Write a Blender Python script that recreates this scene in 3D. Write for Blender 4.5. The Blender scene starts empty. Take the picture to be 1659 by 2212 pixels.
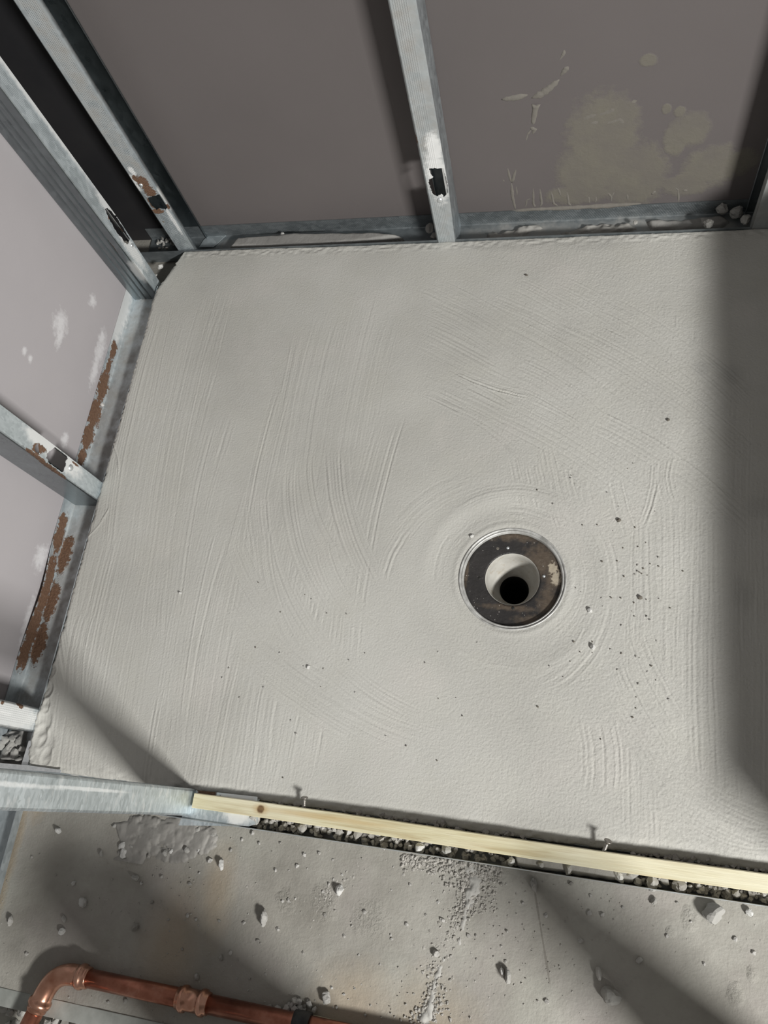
import bpy, bmesh, math, random
import numpy as np
from mathutils import Vector, Matrix
from mathutils.geometry import delaunay_2d_cdt

scene = bpy.context.scene
# ------------------------------------------------------------------ camera
FPX, W, H = 1657.88, 1659.0, 2212.0
RC = np.array([[0.97070521, 0.12647433, -0.20429302],
               [0.04283082, -0.9277161, -0.37082119],
               [-0.23642528, 0.35120802, -0.90595585]])      # world -> camera (x right, y down, z forward)
cam_d = bpy.data.cameras.new('camera')
cam = bpy.data.objects.new('camera', cam_d)
scene.collection.objects.link(cam)
cam_d.sensor_fit = 'VERTICAL'; cam_d.sensor_height = 36.0
cam_d.lens = FPX / H * 36.0
cam_d.clip_start = 0.02
m = Matrix(((RC[0][0], -RC[1][0], -RC[2][0], 0), (RC[0][1], -RC[1][1], -RC[2][1], 0),
            (RC[0][2], -RC[1][2], -RC[2][2], 1.0), (0, 0, 0, 1)))
cam.matrix_world = m
scene.camera = cam
# ------------------------------------------------------------------ world, light, exposure
world = bpy.data.worlds.new('world'); scene.world = world
world.use_nodes = True
world.node_tree.nodes['Background'].inputs[0].default_value = (1.0, 0.975, 0.94, 1)
world.node_tree.nodes['Background'].inputs[1].default_value = 0.20
LIGHT_POS = Vector((1.75, -1.35, 1.70)); LIGHT_AIM = Vector((-0.15, 0.28, 0.0))
ld = bpy.data.lights.new('window_light', 'AREA'); lo = bpy.data.objects.new('window_light', ld)
scene.collection.objects.link(lo)
ld.shape = 'RECTANGLE'; ld.size = 0.60; ld.size_y = 0.22; ld.energy = 132.0; ld.color = (1.0, 0.998, 0.97)
lo.location = LIGHT_POS
lo.rotation_euler = (LIGHT_AIM - LIGHT_POS).to_track_quat('-Z', 'Y').to_euler()
vs = scene.view_settings
vs.view_transform = 'Standard'; vs.look = 'None'; vs.gamma = 1.0; vs.exposure = 0.0
vs.use_curve_mapping = False

# ------------------------------------------------------------------ helpers
C = scene.collection
rnd = random.Random(7)
rng = np.random.default_rng(7)


def ray(u, v):
    d = RC.T @ np.array([(u - W / 2) / FPX, (v - H / 2) / FPX, 1.0])
    return d


def P(u, v, z=0.0):                        # point of the photograph lying at height z
    d = ray(u, v); t = (z - 1.0) / d[2]
    return Vector((d[0] * t, d[1] * t, z))


def PY(u, v, y):                           # ... lying on the plane Y = y
    d = ray(u, v); t = y / d[1]
    return Vector((d[0] * t, y, 1 + d[2] * t))


def PX(u, v, x):
    d = ray(u, v); t = x / d[0]
    return Vector((x, d[1] * t, 1 + d[2] * t))


def link(name, me, mat=None, parent=None, kind=None, smooth=False):
    o = bpy.data.objects.new(name, me)
    C.objects.link(o)
    if mat is not None and not me.materials:
        me.materials.append(mat)
    if parent is not None:
        o.parent = parent
    if kind:
        o['kind'] = kind
    if smooth:
        me.polygons.foreach_set('use_smooth', [True] * len(me.polygons))
    return o


def tag(o, label, cat, group=None, kind=None):
    o['label'] = label; o['category'] = cat
    if group: o['group'] = group
    if kind: o['kind'] = kind
    return o


def empty(name, loc, label, cat, group=None):
    o = bpy.data.objects.new(name, None); C.objects.link(o)
    o.location = loc; o.empty_display_size = 0.02
    return tag(o, label, cat, group)


def bm_mesh(bm, name):
    bmesh.ops.recalc_face_normals(bm, faces=bm.faces)
    me = bpy.data.meshes.new(name); bm.to_mesh(me); bm.free()
    return me


def box_bm(x0, x1, y0, y1, z0, z1, bevel=0.0, bm=None):
    bm2 = bmesh.new()
    bmesh.ops.create_cube(bm2, size=1.0)
    for v in bm2.verts:
        v.co = Vector(((x0 + x1) / 2 + v.co.x * (x1 - x0), (y0 + y1) / 2 + v.co.y * (y1 - y0), (z0 + z1) / 2 + v.co.z * (z1 - z0)))
    if bevel:
        bmesh.ops.bevel(bm2, geom=bm2.edges[:], offset=bevel, segments=2, affect='EDGES', profile=0.5)
    return bm2


def shift_parent(o, parent):               # keep world coordinates of a mesh built in world space
    o.parent = parent
    o.matrix_parent_inverse = Matrix.Translation(-parent.location)
    return o


def vnoise(nx, ny, cx, cy, seed):          # smooth value noise on an nx x ny grid, cells of cx x cy samples
    r = np.random.default_rng(seed)
    gx, gy = int(nx / cx) + 4, int(ny / cy) + 4
    g = r.uniform(-1, 1, (gx, gy))
    def ax(n, c):
        t = np.arange(n) / c + 1; i = t.astype(int); f = t - i; return i, f * f * (3 - 2 * f)
    ix, fx = ax(nx, cx); iy, fy = ax(ny, cy)
    a = g[ix][:, iy]; b = g[ix + 1][:, iy]; c = g[ix][:, iy + 1]; d = g[ix + 1][:, iy + 1]
    fx = fx[:, None]; fy = fy[None]
    return (a * (1 - fx) + b * fx) * (1 - fy) + (c * (1 - fx) + d * fx) * fy


def sstep(a, b, x):
    t = np.clip((x - a) / (b - a), 0, 1); return t * t * (3 - 2 * t)


def grid_mesh(name, X, Y, Z, keep=None):
    nx, ny = Z.shape
    idx = np.arange(nx * ny).reshape(nx, ny)
    q = np.stack([idx[:-1, :-1], idx[1:, :-1], idx[1:, 1:], idx[:-1, 1:]], -1).reshape(-1, 4)
    if keep is not None:
        q = q[keep.reshape(-1)]
    used = np.zeros(nx * ny, bool); used[q.reshape(-1)] = True
    remap = np.cumsum(used) - 1
    q = remap[q]
    co = np.stack([X, Y, Z], -1).reshape(-1, 3)[used]
    me = bpy.data.meshes.new(name)
    me.vertices.add(len(co)); me.vertices.foreach_set('co', co.astype(np.float32).reshape(-1))
    me.loops.add(q.size); me.loops.foreach_set('vertex_index', q.astype(np.int32).reshape(-1))
    me.polygons.add(len(q)); me.polygons.foreach_set('loop_start', np.arange(0, q.size, 4, dtype=np.int32))
    me.polygons.foreach_set('loop_total', np.full(len(q), 4, np.int32))
    me.update(calc_edges=True)
    me.polygons.foreach_set('use_smooth', np.ones(len(q), bool))
    return me


# ------------------------------------------------------------------ materials
class NT:
    def __init__(self, name):
        self.m = bpy.data.materials.new(name); self.m.use_nodes = True
        self.t = self.m.node_tree; self.b = self.t.nodes['Principled BSDF']
        self.tc = self.n('ShaderNodeTexCoord')
    def n(self, t, **k):
        x = self.t.nodes.new(t)
        for a, b in k.items(): setattr(x, a, b)
        return x
    def l(self, a, b): self.t.links.new(a, b)
    def val(self, sock, v):
        if hasattr(v, 'node'): self.l(v, sock)
        else: sock.default_value = v
    def math(self, op, a, b=0.0, c=0.0, clamp=False):
        x = self.n('ShaderNodeMath', operation=op, use_clamp=clamp)
        self.val(x.inputs[0], a); self.val(x.inputs[1], b); self.val(x.inputs[2], c)
        return x.outputs[0]
    def vmath(self, op, a, b):
        x = self.n('ShaderNodeVectorMath', operation=op)
        self.val(x.inputs[0], a); self.val(x.inputs[1], b)
        return x.outputs['Value'] if op == 'LENGTH' else x.outputs[0]
    def map(self, vec, scale=(1, 1, 1), loc=(0, 0, 0), rot=(0, 0, 0)):
        x = self.n('ShaderNodeMapping'); self.l(vec, x.inputs[0])
        x.inputs['Scale'].default_value = scale; x.inputs['Location'].default_value = loc; x.inputs['Rotation'].default_value = rot
        return x.outputs[0]
    def noise(self, vec, scale, detail=4, rough=0.55, dist=0.0):
        x = self.n('ShaderNodeTexNoise'); self.l(vec, x.inputs['Vector'])
        x.inputs['Scale'].default_value = scale; x.inputs['Detail'].default_value = detail
        x.inputs['Roughness'].default_value = rough; x.inputs['Distortion'].default_value = dist
        return x.outputs[0]
    def noisec(self, vec, scale, detail=3):
        x = self.n('ShaderNodeTexNoise'); self.l(vec, x.inputs['Vector'])
        x.inputs['Scale'].default_value = scale; x.inputs['Detail'].default_value = detail
        return x.outputs[1]
    def voro(self, vec, scale, feature='F1', out='Distance'):
        x = self.n('ShaderNodeTexVoronoi', feature=feature); self.l(vec, x.inputs['Vector'])
        x.inputs['Scale'].default_value = scale
        return x.outputs[out]
    def ramp(self, fac, stops):
        x = self.n('ShaderNodeValToRGB'); self.l(fac, x.inputs[0])
        e = x.color_ramp.elements
        while len(e) > len(stops): e.remove(e[-1])
        while len(e) < len(stops): e.new(0.5)
        for s, (p, c) in zip(e, stops):
            s.position = p; s.color = (c, c, c, 1) if not isinstance(c, tuple) else (*c, 1)
        return x.outputs[0]
    def mix(self, f, a, b, blend='MIX'):
        x = self.n('ShaderNodeMix', data_type='RGBA', blend_type=blend)
        self.val(x.inputs[0], f)
        for s, v in ((x.inputs[6], a), (x.inputs[7], b)):
            if hasattr(v, 'node'): self.l(v, s)
            else: s.default_value = (*v, 1)
        return x.outputs[2]
    def bump(self, h, strength, dist, prev=None):
        x = self.n('ShaderNodeBump'); self.l(h, x.inputs['Height'])
        x.inputs['Strength'].default_value = strength; x.inputs['Distance'].default_value = dist
        if prev is not None: self.l(prev, x.inputs['Normal'])
        return x.outputs[0]
    def blobs(self, vec, lst, namp=0.5, nscale=60.0, soft=0.25):     # mask of ragged ellipses: (x, y, rx, ry[, gain])
        out = None
        for bl in lst:
            x, y, rx, ry = bl[:4]
            v = self.vmath('SUBTRACT', vec, (x, y, 0)); v = self.vmath('DIVIDE', v, (rx, ry, 1.0))
            ln = self.n('ShaderNodeVectorMath', operation='LENGTH'); self.l(v, ln.inputs[0])
            d = self.math('SUBTRACT', 1.0, ln.outputs['Value'])
            out = d if out is None else self.math('MAXIMUM', out, d)
        nz = self.noise(vec, nscale, 5, 0.65)
        nz = self.math('MULTIPLY_ADD', nz, 2 * namp, -namp)
        s = self.math('ADD', out, nz)
        mr = self.n('ShaderNodeMapRange', clamp=True); self.l(s, mr.inputs[0])
        mr.inputs[1].default_value = -soft * 0.5 + 0.1; mr.inputs[2].default_value = soft * 0.5 + 0.1
        return mr.outputs[0]
    def out(self, col=None, rough=None, metal=None, normal=None, spec=None):
        if col is not None:
            if hasattr(col, 'node'): self.l(col, self.b.inputs['Base Color'])
            else: self.b.inputs['Base Color'].default_value = (*col, 1)
        if rough is not None: self.val(self.b.inputs['Roughness'], rough)
        if metal is not None: self.val(self.b.inputs['Metallic'], metal)
        if normal is not None: self.l(normal, self.b.inputs['Normal'])
        if spec is not None: self.b.inputs['Specular IOR Level'].default_value = spec
        return self.m


def mat_screed():
    n = NT('screed'); o = n.tc.outputs['Object']
    a = n.noise(o, 3.2, 5, 0.6); b = n.noise(o, 14, 4, 0.6); c = n.noise(o, 420, 3, 0.6)
    col = n.ramp(a, [(0.25, (0.375, 0.365, 0.337)), (0.5, (0.455, 0.445, 0.413)), (0.75, (0.52, 0.511, 0.478))])
    col = n.mix(n.ramp(b, [(0.45, 0.0), (0.8, 0.45)]), col, (0.46, 0.448, 0.40))
    pk = n.ramp(n.noise(n.map(o, loc=(3, 1, 0)), 7, 3), [(0.56, 0.0), (0.72, 0.35)])
    col = n.mix(pk, col, (0.53, 0.50, 0.47))
    damp = n.blobs(o, [(0.21, 0.62, 0.016, 0.016), (0.17, 0.63, 0.010, 0.012), (0.24, 0.42, 0.02, 0.015), (0.215, 0.30, 0.013, 0.02), (-0.1, 0.86, 0.09, 0.012), (0.02, 0.855, 0.05, 0.014)], 0.5, 60, 0.8)
    col = n.mix(n.math('MULTIPLY', damp, 0.3), col, (0.30, 0.295, 0.28))
    g = n.noise(o, 300, 5, 0.6)
    nb = n.bump(g, 0.22, 0.0014)
    nb = n.bump(c, 0.45, 0.0012, nb)
    return n.out(col, 0.86, 0.0, nb, 0.25)


def mat_mortar(name, c1=(0.30, 0.29, 0.27), c2=(0.42, 0.41, 0.385), rough=0.85, bscale=120.0):
    n = NT(name); o = n.tc.outputs['Object']
    col = n.mix(n.noise(o, 22, 5), c1, c2)
    nb = n.bump(n.noise(o, bscale, 5, 0.6), 0.4, 0.003)
    return n.out(col, rough, 0.0, nb, 0.3)


def mat_stone(name):
    n = NT(name); o = n.tc.outputs['Object']
    oi = n.n('ShaderNodeObjectInfo')
    col = n.mix(n.noise(o, 90, 4), (0.40, 0.385, 0.36), (0.58, 0.565, 0.54))
    col = n.mix(n.math('MULTIPLY', oi.outputs['Random'], 0.75), col, (0.24, 0.225, 0.20))
    nb = n.bump(n.noise(o, 260, 4), 0.5, 0.002)
    return n.out(col, 0.85, 0.0, nb, 0.3)


def mat_floor():
    n = NT('concrete_slab'); o = n.tc.outputs['Object']
    a = n.noise(o, 4.0, 6, 0.6, 0.4); b = n.noise(n.map(o, loc=(5, 2, 0)), 9, 5, 0.6); c = n.noise(o, 70, 5, 0.65)
    col = n.ramp(a, [(0.28, (0.20, 0.187, 0.163)), (0.5, (0.30, 0.286, 0.255)), (0.72, (0.40, 0.388, 0.352))])
    col = n.mix(n.ramp(b, [(0.52, 0.0), (0.75, 0.6)]), col, (0.30, 0.27, 0.255))
    grn = n.ramp(n.noise(n.map(o, loc=(9, 4, 0)), 6, 3), [(0.55, 0.0), (0.75, 0.5)])
    col = n.mix(grn, col, (0.36, 0.36, 0.315))
    col = n.mix(n.ramp(c, [(0.5, 0.0), (0.85, 0.5)]), col, (0.24, 0.225, 0.20))
    tan = n.blobs(o, [(-0.14, -0.255, 0.06, 0.06), (-0.22, -0.23, 0.05, 0.04), (-0.47, -0.20, 0.035, 0.06), (-0.42, -0.14, 0.02, 0.05)], 0.6, 22, 1.2)
    col = n.mix(n.math('MULTIPLY', tan, 0.4), col, (0.36, 0.27, 0.17))
    mud = n.blobs(o, [(-0.735, -0.13, 0.016, 0.22), (-0.71, -0.03, 0.02, 0.06)], 0.45, 40, 0.5)
    col = n.mix(n.math('MULTIPLY', mud, 0.55), col, (0.32, 0.25, 0.165))
    def fb(lst): return [(P(u, v, -0.03).x, P(u, v, -0.03).y, a_, b_) for u, v, a_, b_ in lst]
    c0, c1 = P(1155, 1925, -0.03), P(1186, 2115, -0.03); ang = math.atan2(c1.x - c0.x, c0.y - c1.y)
    ca_, sa_ = math.cos(-ang), math.sin(-ang)
    ro = n.map(o, rot=(0, 0, -ang))
    def rt(t_): q_ = c0.lerp(c1, t_); return (q_.x * ca_ - q_.y * sa_, q_.x * sa_ + q_.y * ca_)
    ck = n.blobs(ro, [(*rt(0.2), .0014, .026), (*rt(0.55), .0011, .022), (*rt(0.83), .0015, .022)], 0.55, 260, 0.4)
    col = n.mix(n.math('MULTIPLY', ck, 0.55), col, (0.15, 0.135, 0.115))
    pr = n.blobs(o, fb([(1490, 1985, .009, .010), (1448, 2012, .005, .005), (1590, 2150, .008, .010), (1625, 2105, .005, .007), (620, 1945, .012, .012), (705, 1945, .016, .02), (1040, 1890, .03, .012), (800, 1985, .02, .018)]), 0.7, 70, 0.8)
    nb = n.bump(n.noise(o, 60, 6, 0.6), 0.35, 0.004)
    nb = n.bump(n.math('MULTIPLY', pr, n.noise(o, 210, 5, 0.65)), 0.6, 0.004, nb)
    nb = n.bump(n.noise(o, 330, 3, 0.6), 0.4, 0.0012, nb)
    return n.out(col, 0.8, 0.0, nb, 0.3)


def mat_board(name, base, stains=None, white=None, vertical='XZ', patch=(0.148, 0.136, 0.112)):
    n = NT(name)
    s = n.n('ShaderNodeSeparateXYZ'); n.l(n.tc.outputs['Object'], s.inputs[0])
    cb = n.n('ShaderNodeCombineXYZ')
    n.l(s.outputs[0 if vertical == 'XZ' else 1], cb.inputs[0]); n.l(s.outputs[2], cb.inputs[1])
    o = cb.outputs[0]
    v = n.noise(o, 5, 3); f = n.noise(o, 900, 2, 0.7)
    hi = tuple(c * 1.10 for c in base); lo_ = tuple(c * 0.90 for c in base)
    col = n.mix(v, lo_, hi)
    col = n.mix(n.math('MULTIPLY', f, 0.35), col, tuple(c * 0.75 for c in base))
    bh = f
    if stains:
        mk = n.blobs(o, stains, 0.45, 60, 0.3)
        mk = n.math('MULTIPLY', mk, n.ramp(n.noise(o, 16, 4), [(0.3, 0.45), (0.6, 0.95)]))
        col = n.mix(mk, col, patch)
        rough_h = n.math('MULTIPLY', mk, n.noise(o, 70, 5, 0.7))
        nb = n.bump(rough_h, 0.3, 0.004)
    else:
        nb = None
    if white:
        mw = n.blobs(o, white, 1.3, 120, 1.0)
        col = n.mix(n.math('MULTIPLY', mw, 0.6), col, (0.70, 0.69, 0.70))
    nb = n.bump(bh, 0.12, 0.0008, nb)
    return n.out(col, 0.78, 0.0, nb, 0.3)


def mat_zinc(name, rust=(), white=(), dirt=(), knurl=(), tone=1.0, rough=0.36, spang=170.0, kper=(0.0027, 0.0044), white_amt=0.85, rust_n=(0.9, 170.0), spc=0.22, mtl=0.72, split=9.0, streak=False):
    """galvanised sheet: UV = (distance along the profile, distance along the length), in metres"""
    n = NT(name); o = n.tc.outputs['UV']
    s = n.n('ShaderNodeSeparateXYZ'); n.l(o, s.inputs[0])
    vc = n.voro(n.map(o, (0.55, 1.25, 1) if streak else (1, 0.6, 1)), spang, out='Color')
    sv = n.n('ShaderNodeSeparateColor'); n.l(vc, sv.inputs[0])
    sp = sv.outputs[0]
    cl = n.noise(o, 18, 5, 0.6)
    f = n.math('MULTIPLY_ADD', sp, spc, n.math('MULTIPLY_ADD', cl, 0.6, 0.25 - spc * 0.5))
    col = n.ramp(f, [(0.2, (0.42 * tone, 0.475 * tone, 0.505 * tone)), (0.5, (0.60 * tone, 0.66 * tone, 0.69 * tone)), (0.85, (0.80 * tone, 0.86 * tone, 0.89 * tone))])  # blue cast paints in the sky mirrored by the zinc
    rgh = n.math('MULTIPLY_ADD', sp, 0.10, rough)
    rgh = n.math('ADD', rgh, n.math('MULTIPLY_ADD', cl, 0.25, -0.10))
    if streak:
        fl = n.ramp(n.noise(n.map(o, (0.5, 1.3, 1), rot=(0, 0, 0.5)), 95, 3, 0.6), [(0.56, 0.0), (0.66, 0.7)])
        col = n.mix(fl, col, (0.84, 0.87, 0.89))
        dk = n.ramp(n.noise(n.map(o, (0.8, 1.0, 1), loc=(3, 0, 0)), 40, 4, 0.6), [(0.5, 0.0), (0.75, 0.55)])
        col = n.mix(dk, col, (0.40, 0.455, 0.48))
    met = mtl
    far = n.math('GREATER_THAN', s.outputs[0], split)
    col = n.mix(n.math('MULTIPLY', far, 0.72), col, (0.23, 0.26, 0.27))  # shade of the stud sides painted in: colour past the split darkened
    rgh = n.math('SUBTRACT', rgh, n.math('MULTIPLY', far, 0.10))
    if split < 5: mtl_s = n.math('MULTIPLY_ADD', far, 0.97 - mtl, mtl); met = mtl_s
    nb = n.bump(n.noise(o, 420, 3), 0.12, 0.0008)
    for s0, s1 in knurl:
        a = n.math('SINE', n.math('MULTIPLY', s.outputs[0], 2 * math.pi / kper[0]))
        rowp = n.math('MULTIPLY', n.math('FLOOR', n.math('MULTIPLY', s.outputs[0], 2.0 / kper[0])), math.pi * 0.5)
        b = n.math('SINE', n.math('ADD', n.math('MULTIPLY', s.outputs[1], 2 * math.pi / kper[1]), rowp))
        h = n.math('MULTIPLY', a, n.math('MULTIPLY_ADD', b, 0.5, 0.5))
        msk = n.math('MULTIPLY', n.math('GREATER_THAN', s.outputs[0], s0), n.math('LESS_THAN', s.outputs[0], s1))
        nb = n.bump(n.math('MULTIPLY', h, msk), 0.34, 0.0010, nb)
    if dirt:
        md = n.blobs(o, dirt, 0.6, 55, 0.6)
        md = n.math('MULTIPLY', md, n.ramp(n.noise(o, 40, 4), [(0.3, 0.25), (0.65, 0.95)]))
        col = n.mix(md, col, (0.29, 0.283, 0.268)); met = n.math('MULTIPLY', met, n.math('SUBTRACT', 1.0, md)); rgh = n.math('MAXIMUM', rgh, n.math('MULTIPLY', md, 0.85))
    if white:
        mw = n.blobs(o, white, 0.6, 110, 0.5)
        mw = n.math('MULTIPLY', mw, white_amt)
        col = n.mix(mw, col, (0.80, 0.80, 0.79)); met = n.math('MULTIPLY', met, n.math('SUBTRACT', 1.0, n.math('MULTIPLY', mw, 0.6))) if hasattr(met, 'node') else n.math('MULTIPLY_ADD', mw, -mtl * 0.6, mtl)
        rgh = n.math('MAXIMUM', rgh, n.math('MULTIPLY', mw, 0.6))
    if rust:
        mr = n.blobs(o, rust, rust_n[0], rust_n[1], 0.2)
        rc = n.mix(n.noise(o, 220, 5), (0.070, 0.033, 0.018), (0.20, 0.115, 0.070))
        col = n.mix(mr, col, rc)
        met = n.math('MULTIPLY', met, n.math('SUBTRACT', 1.0, mr)) if hasattr(met, 'node') else n.math('MULTIPLY_ADD', mr, -mtl, mtl)
        rgh = n.math('MAXIMUM', rgh, n.math('MULTIPLY', mr, 0.75))
        nb = n.bump(n.math('MULTIPLY', mr, n.noise(o, 300, 4)), 0.7, 0.002, nb)
    return n.out(col, rgh, met, nb)


def mat_simple(name, c1, c2, scale, rough=0.5, metal=0.0, bscale=None, bst=0.3, bd=0.001):
    n = NT(name); o = n.tc.outputs['Object']
    col = n.mix(n.ramp(n.noise(o, scale, 5, 0.6), [(0.3, 0.0), (0.7, 1.0)]), c1, c2)
    nb = n.bump(n.noise(o, bscale or scale * 4, 4), bst, bd)
    return n.out(col, rough, metal, nb)


def mat_wood(name, knots=()):
    n = NT(name); o = n.tc.outputs['Object']
    st = n.map(o, (1.6, 34, 34))
    g = n.noise(st, 5.0, 5, 0.6, 0.6)
    col = n.ramp(g, [(0.3, (0.44, 0.365, 0.215)), (0.5, (0.56, 0.51, 0.335)), (0.72, (0.65, 0.61, 0.44))])
    fl = n.ramp(n.noise(n.map(o, (5, 260, 260)), 4.0, 3), [(0.33, 0.8), (0.42, 0.0)])
    col = n.mix(n.math('MULTIPLY', fl, 0.5), col, (0.36, 0.27, 0.15))
    bs = n.ramp(n.noise(n.map(o, (2, 8, 8)), 3.0, 3), [(0.45, 0.0), (0.7, 0.6)])
    col = n.mix(bs, col, (0.72, 0.68, 0.53))
    if knots:
        for (x, y, r) in knots:
            k = n.blobs(o, [(x, y, r * 1.9, r * 1.2)], 0.25, 180, 0.9)
            col = n.mix(n.math('MULTIPLY', k, 0.65), col, (0.42, 0.27, 0.12))
            k = n.blobs(o, [(x, y, r, r)], 0.3, 300, 0.4)
            col = n.mix(k, col, (0.13, 0.075, 0.035))
        band = n.blobs(o, [(x + 0.09, y + 0.001, 0.085, 0.0035)], 0.25, 40, 0.8)
        col = n.mix(n.math('MULTIPLY', band, 0.5), col, (0.46, 0.31, 0.13))
    nb = n.bump(n.noise(n.map(o, (6, 120, 120)), 6, 4), 0.3, 0.001)
    return n.out(col, 0.62, 0.0, nb, 0.3)


M_screed = mat_screed()
M_floor = mat_floor()
M_mortar = mat_mortar('mortar')
M_mortar_wet = mat_mortar('damp_mortar', (0.20, 0.195, 0.185), (0.30, 0.29, 0.275), 0.6)
M_drip = mat_mortar('mortar_drip', (0.13, 0.12, 0.105), (0.19, 0.175, 0.155))
M_stone = mat_stone('rubble_stone')
M_dark = mat_simple('dark_grit', (0.06, 0.05, 0.04), (0.20, 0.18, 0.15), 150, 0.9)
M_steel = mat_simple('screw_steel', (0.24, 0.22, 0.20), (0.42, 0.40, 0.37), 240, 0.42, 0.9)
M_bright = mat_simple('bright_zinc', (0.62, 0.65, 0.66), (0.82, 0.84, 0.85), 150, 0.38, 0.8)

ZF = -0.030        # base floor
ZT = -0.028        # bottom of the tracks
YB = 0.9280        # front of the back boards
XL = -0.7885       # front of the left boards
# ------------------------------------------------------------------ the setting
def blobs_from_px_y(lst, y):
    out = []
    for (u, v, ru, rv) in lst:
        a = PY(u, v, y); b = PY(u + ru, v, y); c = PY(u, v + rv, y)
        out.append((a.x, a.z, abs(b.x - a.x), (c - a).length))
    return out


def blobs_from_px_x(lst, x):
    out = []
    for (u, v, ru, rv) in lst:
        a = PX(u, v, x); b = PX(u, v + rv, x); c = PX(u + ru, v, x)
        out.append((a.y, a.z, max(0.004, abs(b.y - a.y)), max(0.004, abs(c.z - a.z) * 0.6)))
    return out


stains = blobs_from_px_y([(1300, 300, 85, 95), (1270, 370, 75, 60), (1370, 380, 80, 70), (1330, 250, 55, 40), (1495, 280, 42, 40), (1460, 300, 30, 40),
                          (1540, 360, 70, 45), (1600, 350, 40, 30), (1440, 235, 12, 12), (1468, 240, 14, 12), (1400, 130, 22, 14), (1380, 390, 40, 50), (1250, 420, 80, 22), (1480, 400, 60, 25)], YB)
M_board_back = mat_board('grey_paper_back', (0.122, 0.108, 0.106), stains)  # dimmer light on this wall put into a darker base colour
white = blobs_from_px_x([(88, 1205, 22, 28), (215, 760, 16, 40), (205, 800, 12, 40), (130, 700, 26, 30), (130, 725, 12, 30), (60, 1340, 12, 50), (200, 650, 14, 14), (53, 758, 4, 10), (220, 730, 12, 22), (65, 775, 5, 10), (140, 950, 12, 18)], XL)
M_board_left = mat_board('lilac_grey_paper_left', (0.40, 0.375, 0.385), None, white, 'YZ')

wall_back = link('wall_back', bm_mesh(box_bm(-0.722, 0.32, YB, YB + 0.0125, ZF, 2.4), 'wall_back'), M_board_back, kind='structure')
wall_left = link('wall_left', bm_mesh(box_bm(XL - 0.0125, XL, -0.02, 0.806, ZF, 2.4), 'wall_left'), M_board_left, kind='structure')

# base floor: one slab, slightly uneven, broken off beyond the lowest track
bt = P(125, 2168, ZF)
YG = bt.y - 0.004
nx, ny = 360, 340
gx = np.linspace(-1.0, 0.8, nx); gy = np.linspace(-0.75, 0.98, ny)
GX, GY = np.meshgrid(gx, gy, indexing='ij')
GZ = ZF + 0.0011 * vnoise(nx, ny, 24, 24, 1) + 0.0005 * vnoise(nx, ny, 5, 5, 2)
front = sstep(-0.055, -0.07, GY) if False else (1 - sstep(-0.075, -0.055, GY))
GZ = ZF + (GZ - ZF) * front
GZ -= 0.035 * (1 - sstep(YG - 0.012, YG, GY)) * (1 - sstep(-0.46, -0.44, GX)) 
_dc = P(1106, 1248, -0.014)
fk = np.hypot(GX - _dc.x, GY - _dc.y) > 0.045
floor = link('floor', grid_mesh('floor', GX, GY, GZ, fk[:-1, :-1] & fk[1:, :-1] & fk[1:, 1:] & fk[:-1, 1:]), M_floor, kind='structure')

# unseen blocks added just outside the frame to cast shadows on screed and slab
M_plain = mat_mortar('shadow_block_render', (0.34, 0.33, 0.31), (0.42, 0.41, 0.39))
shadow_block_right = link('shadow_block_right', bm_mesh(box_bm(0.348, 0.44, -0.085, 0.86, ZF, 0.186, 0.004), 'shadow_block_right'), M_plain, kind='structure')  # added block shading the right strip of the screed

shadow_block_front = link('shadow_block_front', bm_mesh(box_bm(-0.29, -0.142, -0.40, -0.296, ZF, 0.27, 0.004), 'shadow_block_front'), M_plain, kind='structure')  # added block, in place of a person, casting the lower left shadow
trim_1 = link('shadow_post_1', bm_mesh(box_bm(0.209, 0.289, -0.291, -0.231, ZF, 0.26, 0.003), 'shadow_post_1'), M_plain, kind='structure')  # added post casting the lower right shadow
M_corner_dark = mat_simple('painted_corner_dark', (0.010, 0.010, 0.012), (0.018, 0.017, 0.018), 8, 0.6)  # near-black sheets added to paint in the darkness of the stud corner
dark_corner_sheet = link('dark_corner_sheet', bm_mesh(box_bm(-0.882, -0.8795, 0.796, 0.990, ZF, 2.4), 'dark_corner_sheet'), M_corner_dark, kind='structure')
dark_corner_back = link('dark_corner_back', bm_mesh(box_bm(-0.879, -0.7225, YB, YB + 0.0025, ZF, 2.4), 'dark_corner_back'), M_corner_dark, kind='structure')

# ------------------------------------------------------------------ screed with the fall to the drain
DZ = -0.014
dc = P(1106, 1248, DZ); DC = (dc.x, dc.y); DR = 0.0722
SX0, SX1, SY0, SY1 = -0.7315, 0.347, -0.0180, 0.8716
sp = 0.00104
sx = np.arange(SX0 - 0.004, SX1, sp); sy = np.arange(SY0 - 0.004, SY1 + 0.003, sp)
nx, ny = len(sx), len(sy)
X, Y = np.meshgrid(sx, sy, indexing='ij')
rd = np.hypot(X - DC[0], Y - DC[1])
edge = np.minimum(np.minimum(X - SX0, SX1 + 0.1 - X), np.minimum(Y - SY0, SY1 - Y))
wob = 0.0016 * vnoise(nx, ny, 14, 14, 3) + 0.0011 * vnoise(nx, ny, 4, 4, 4)
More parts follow.
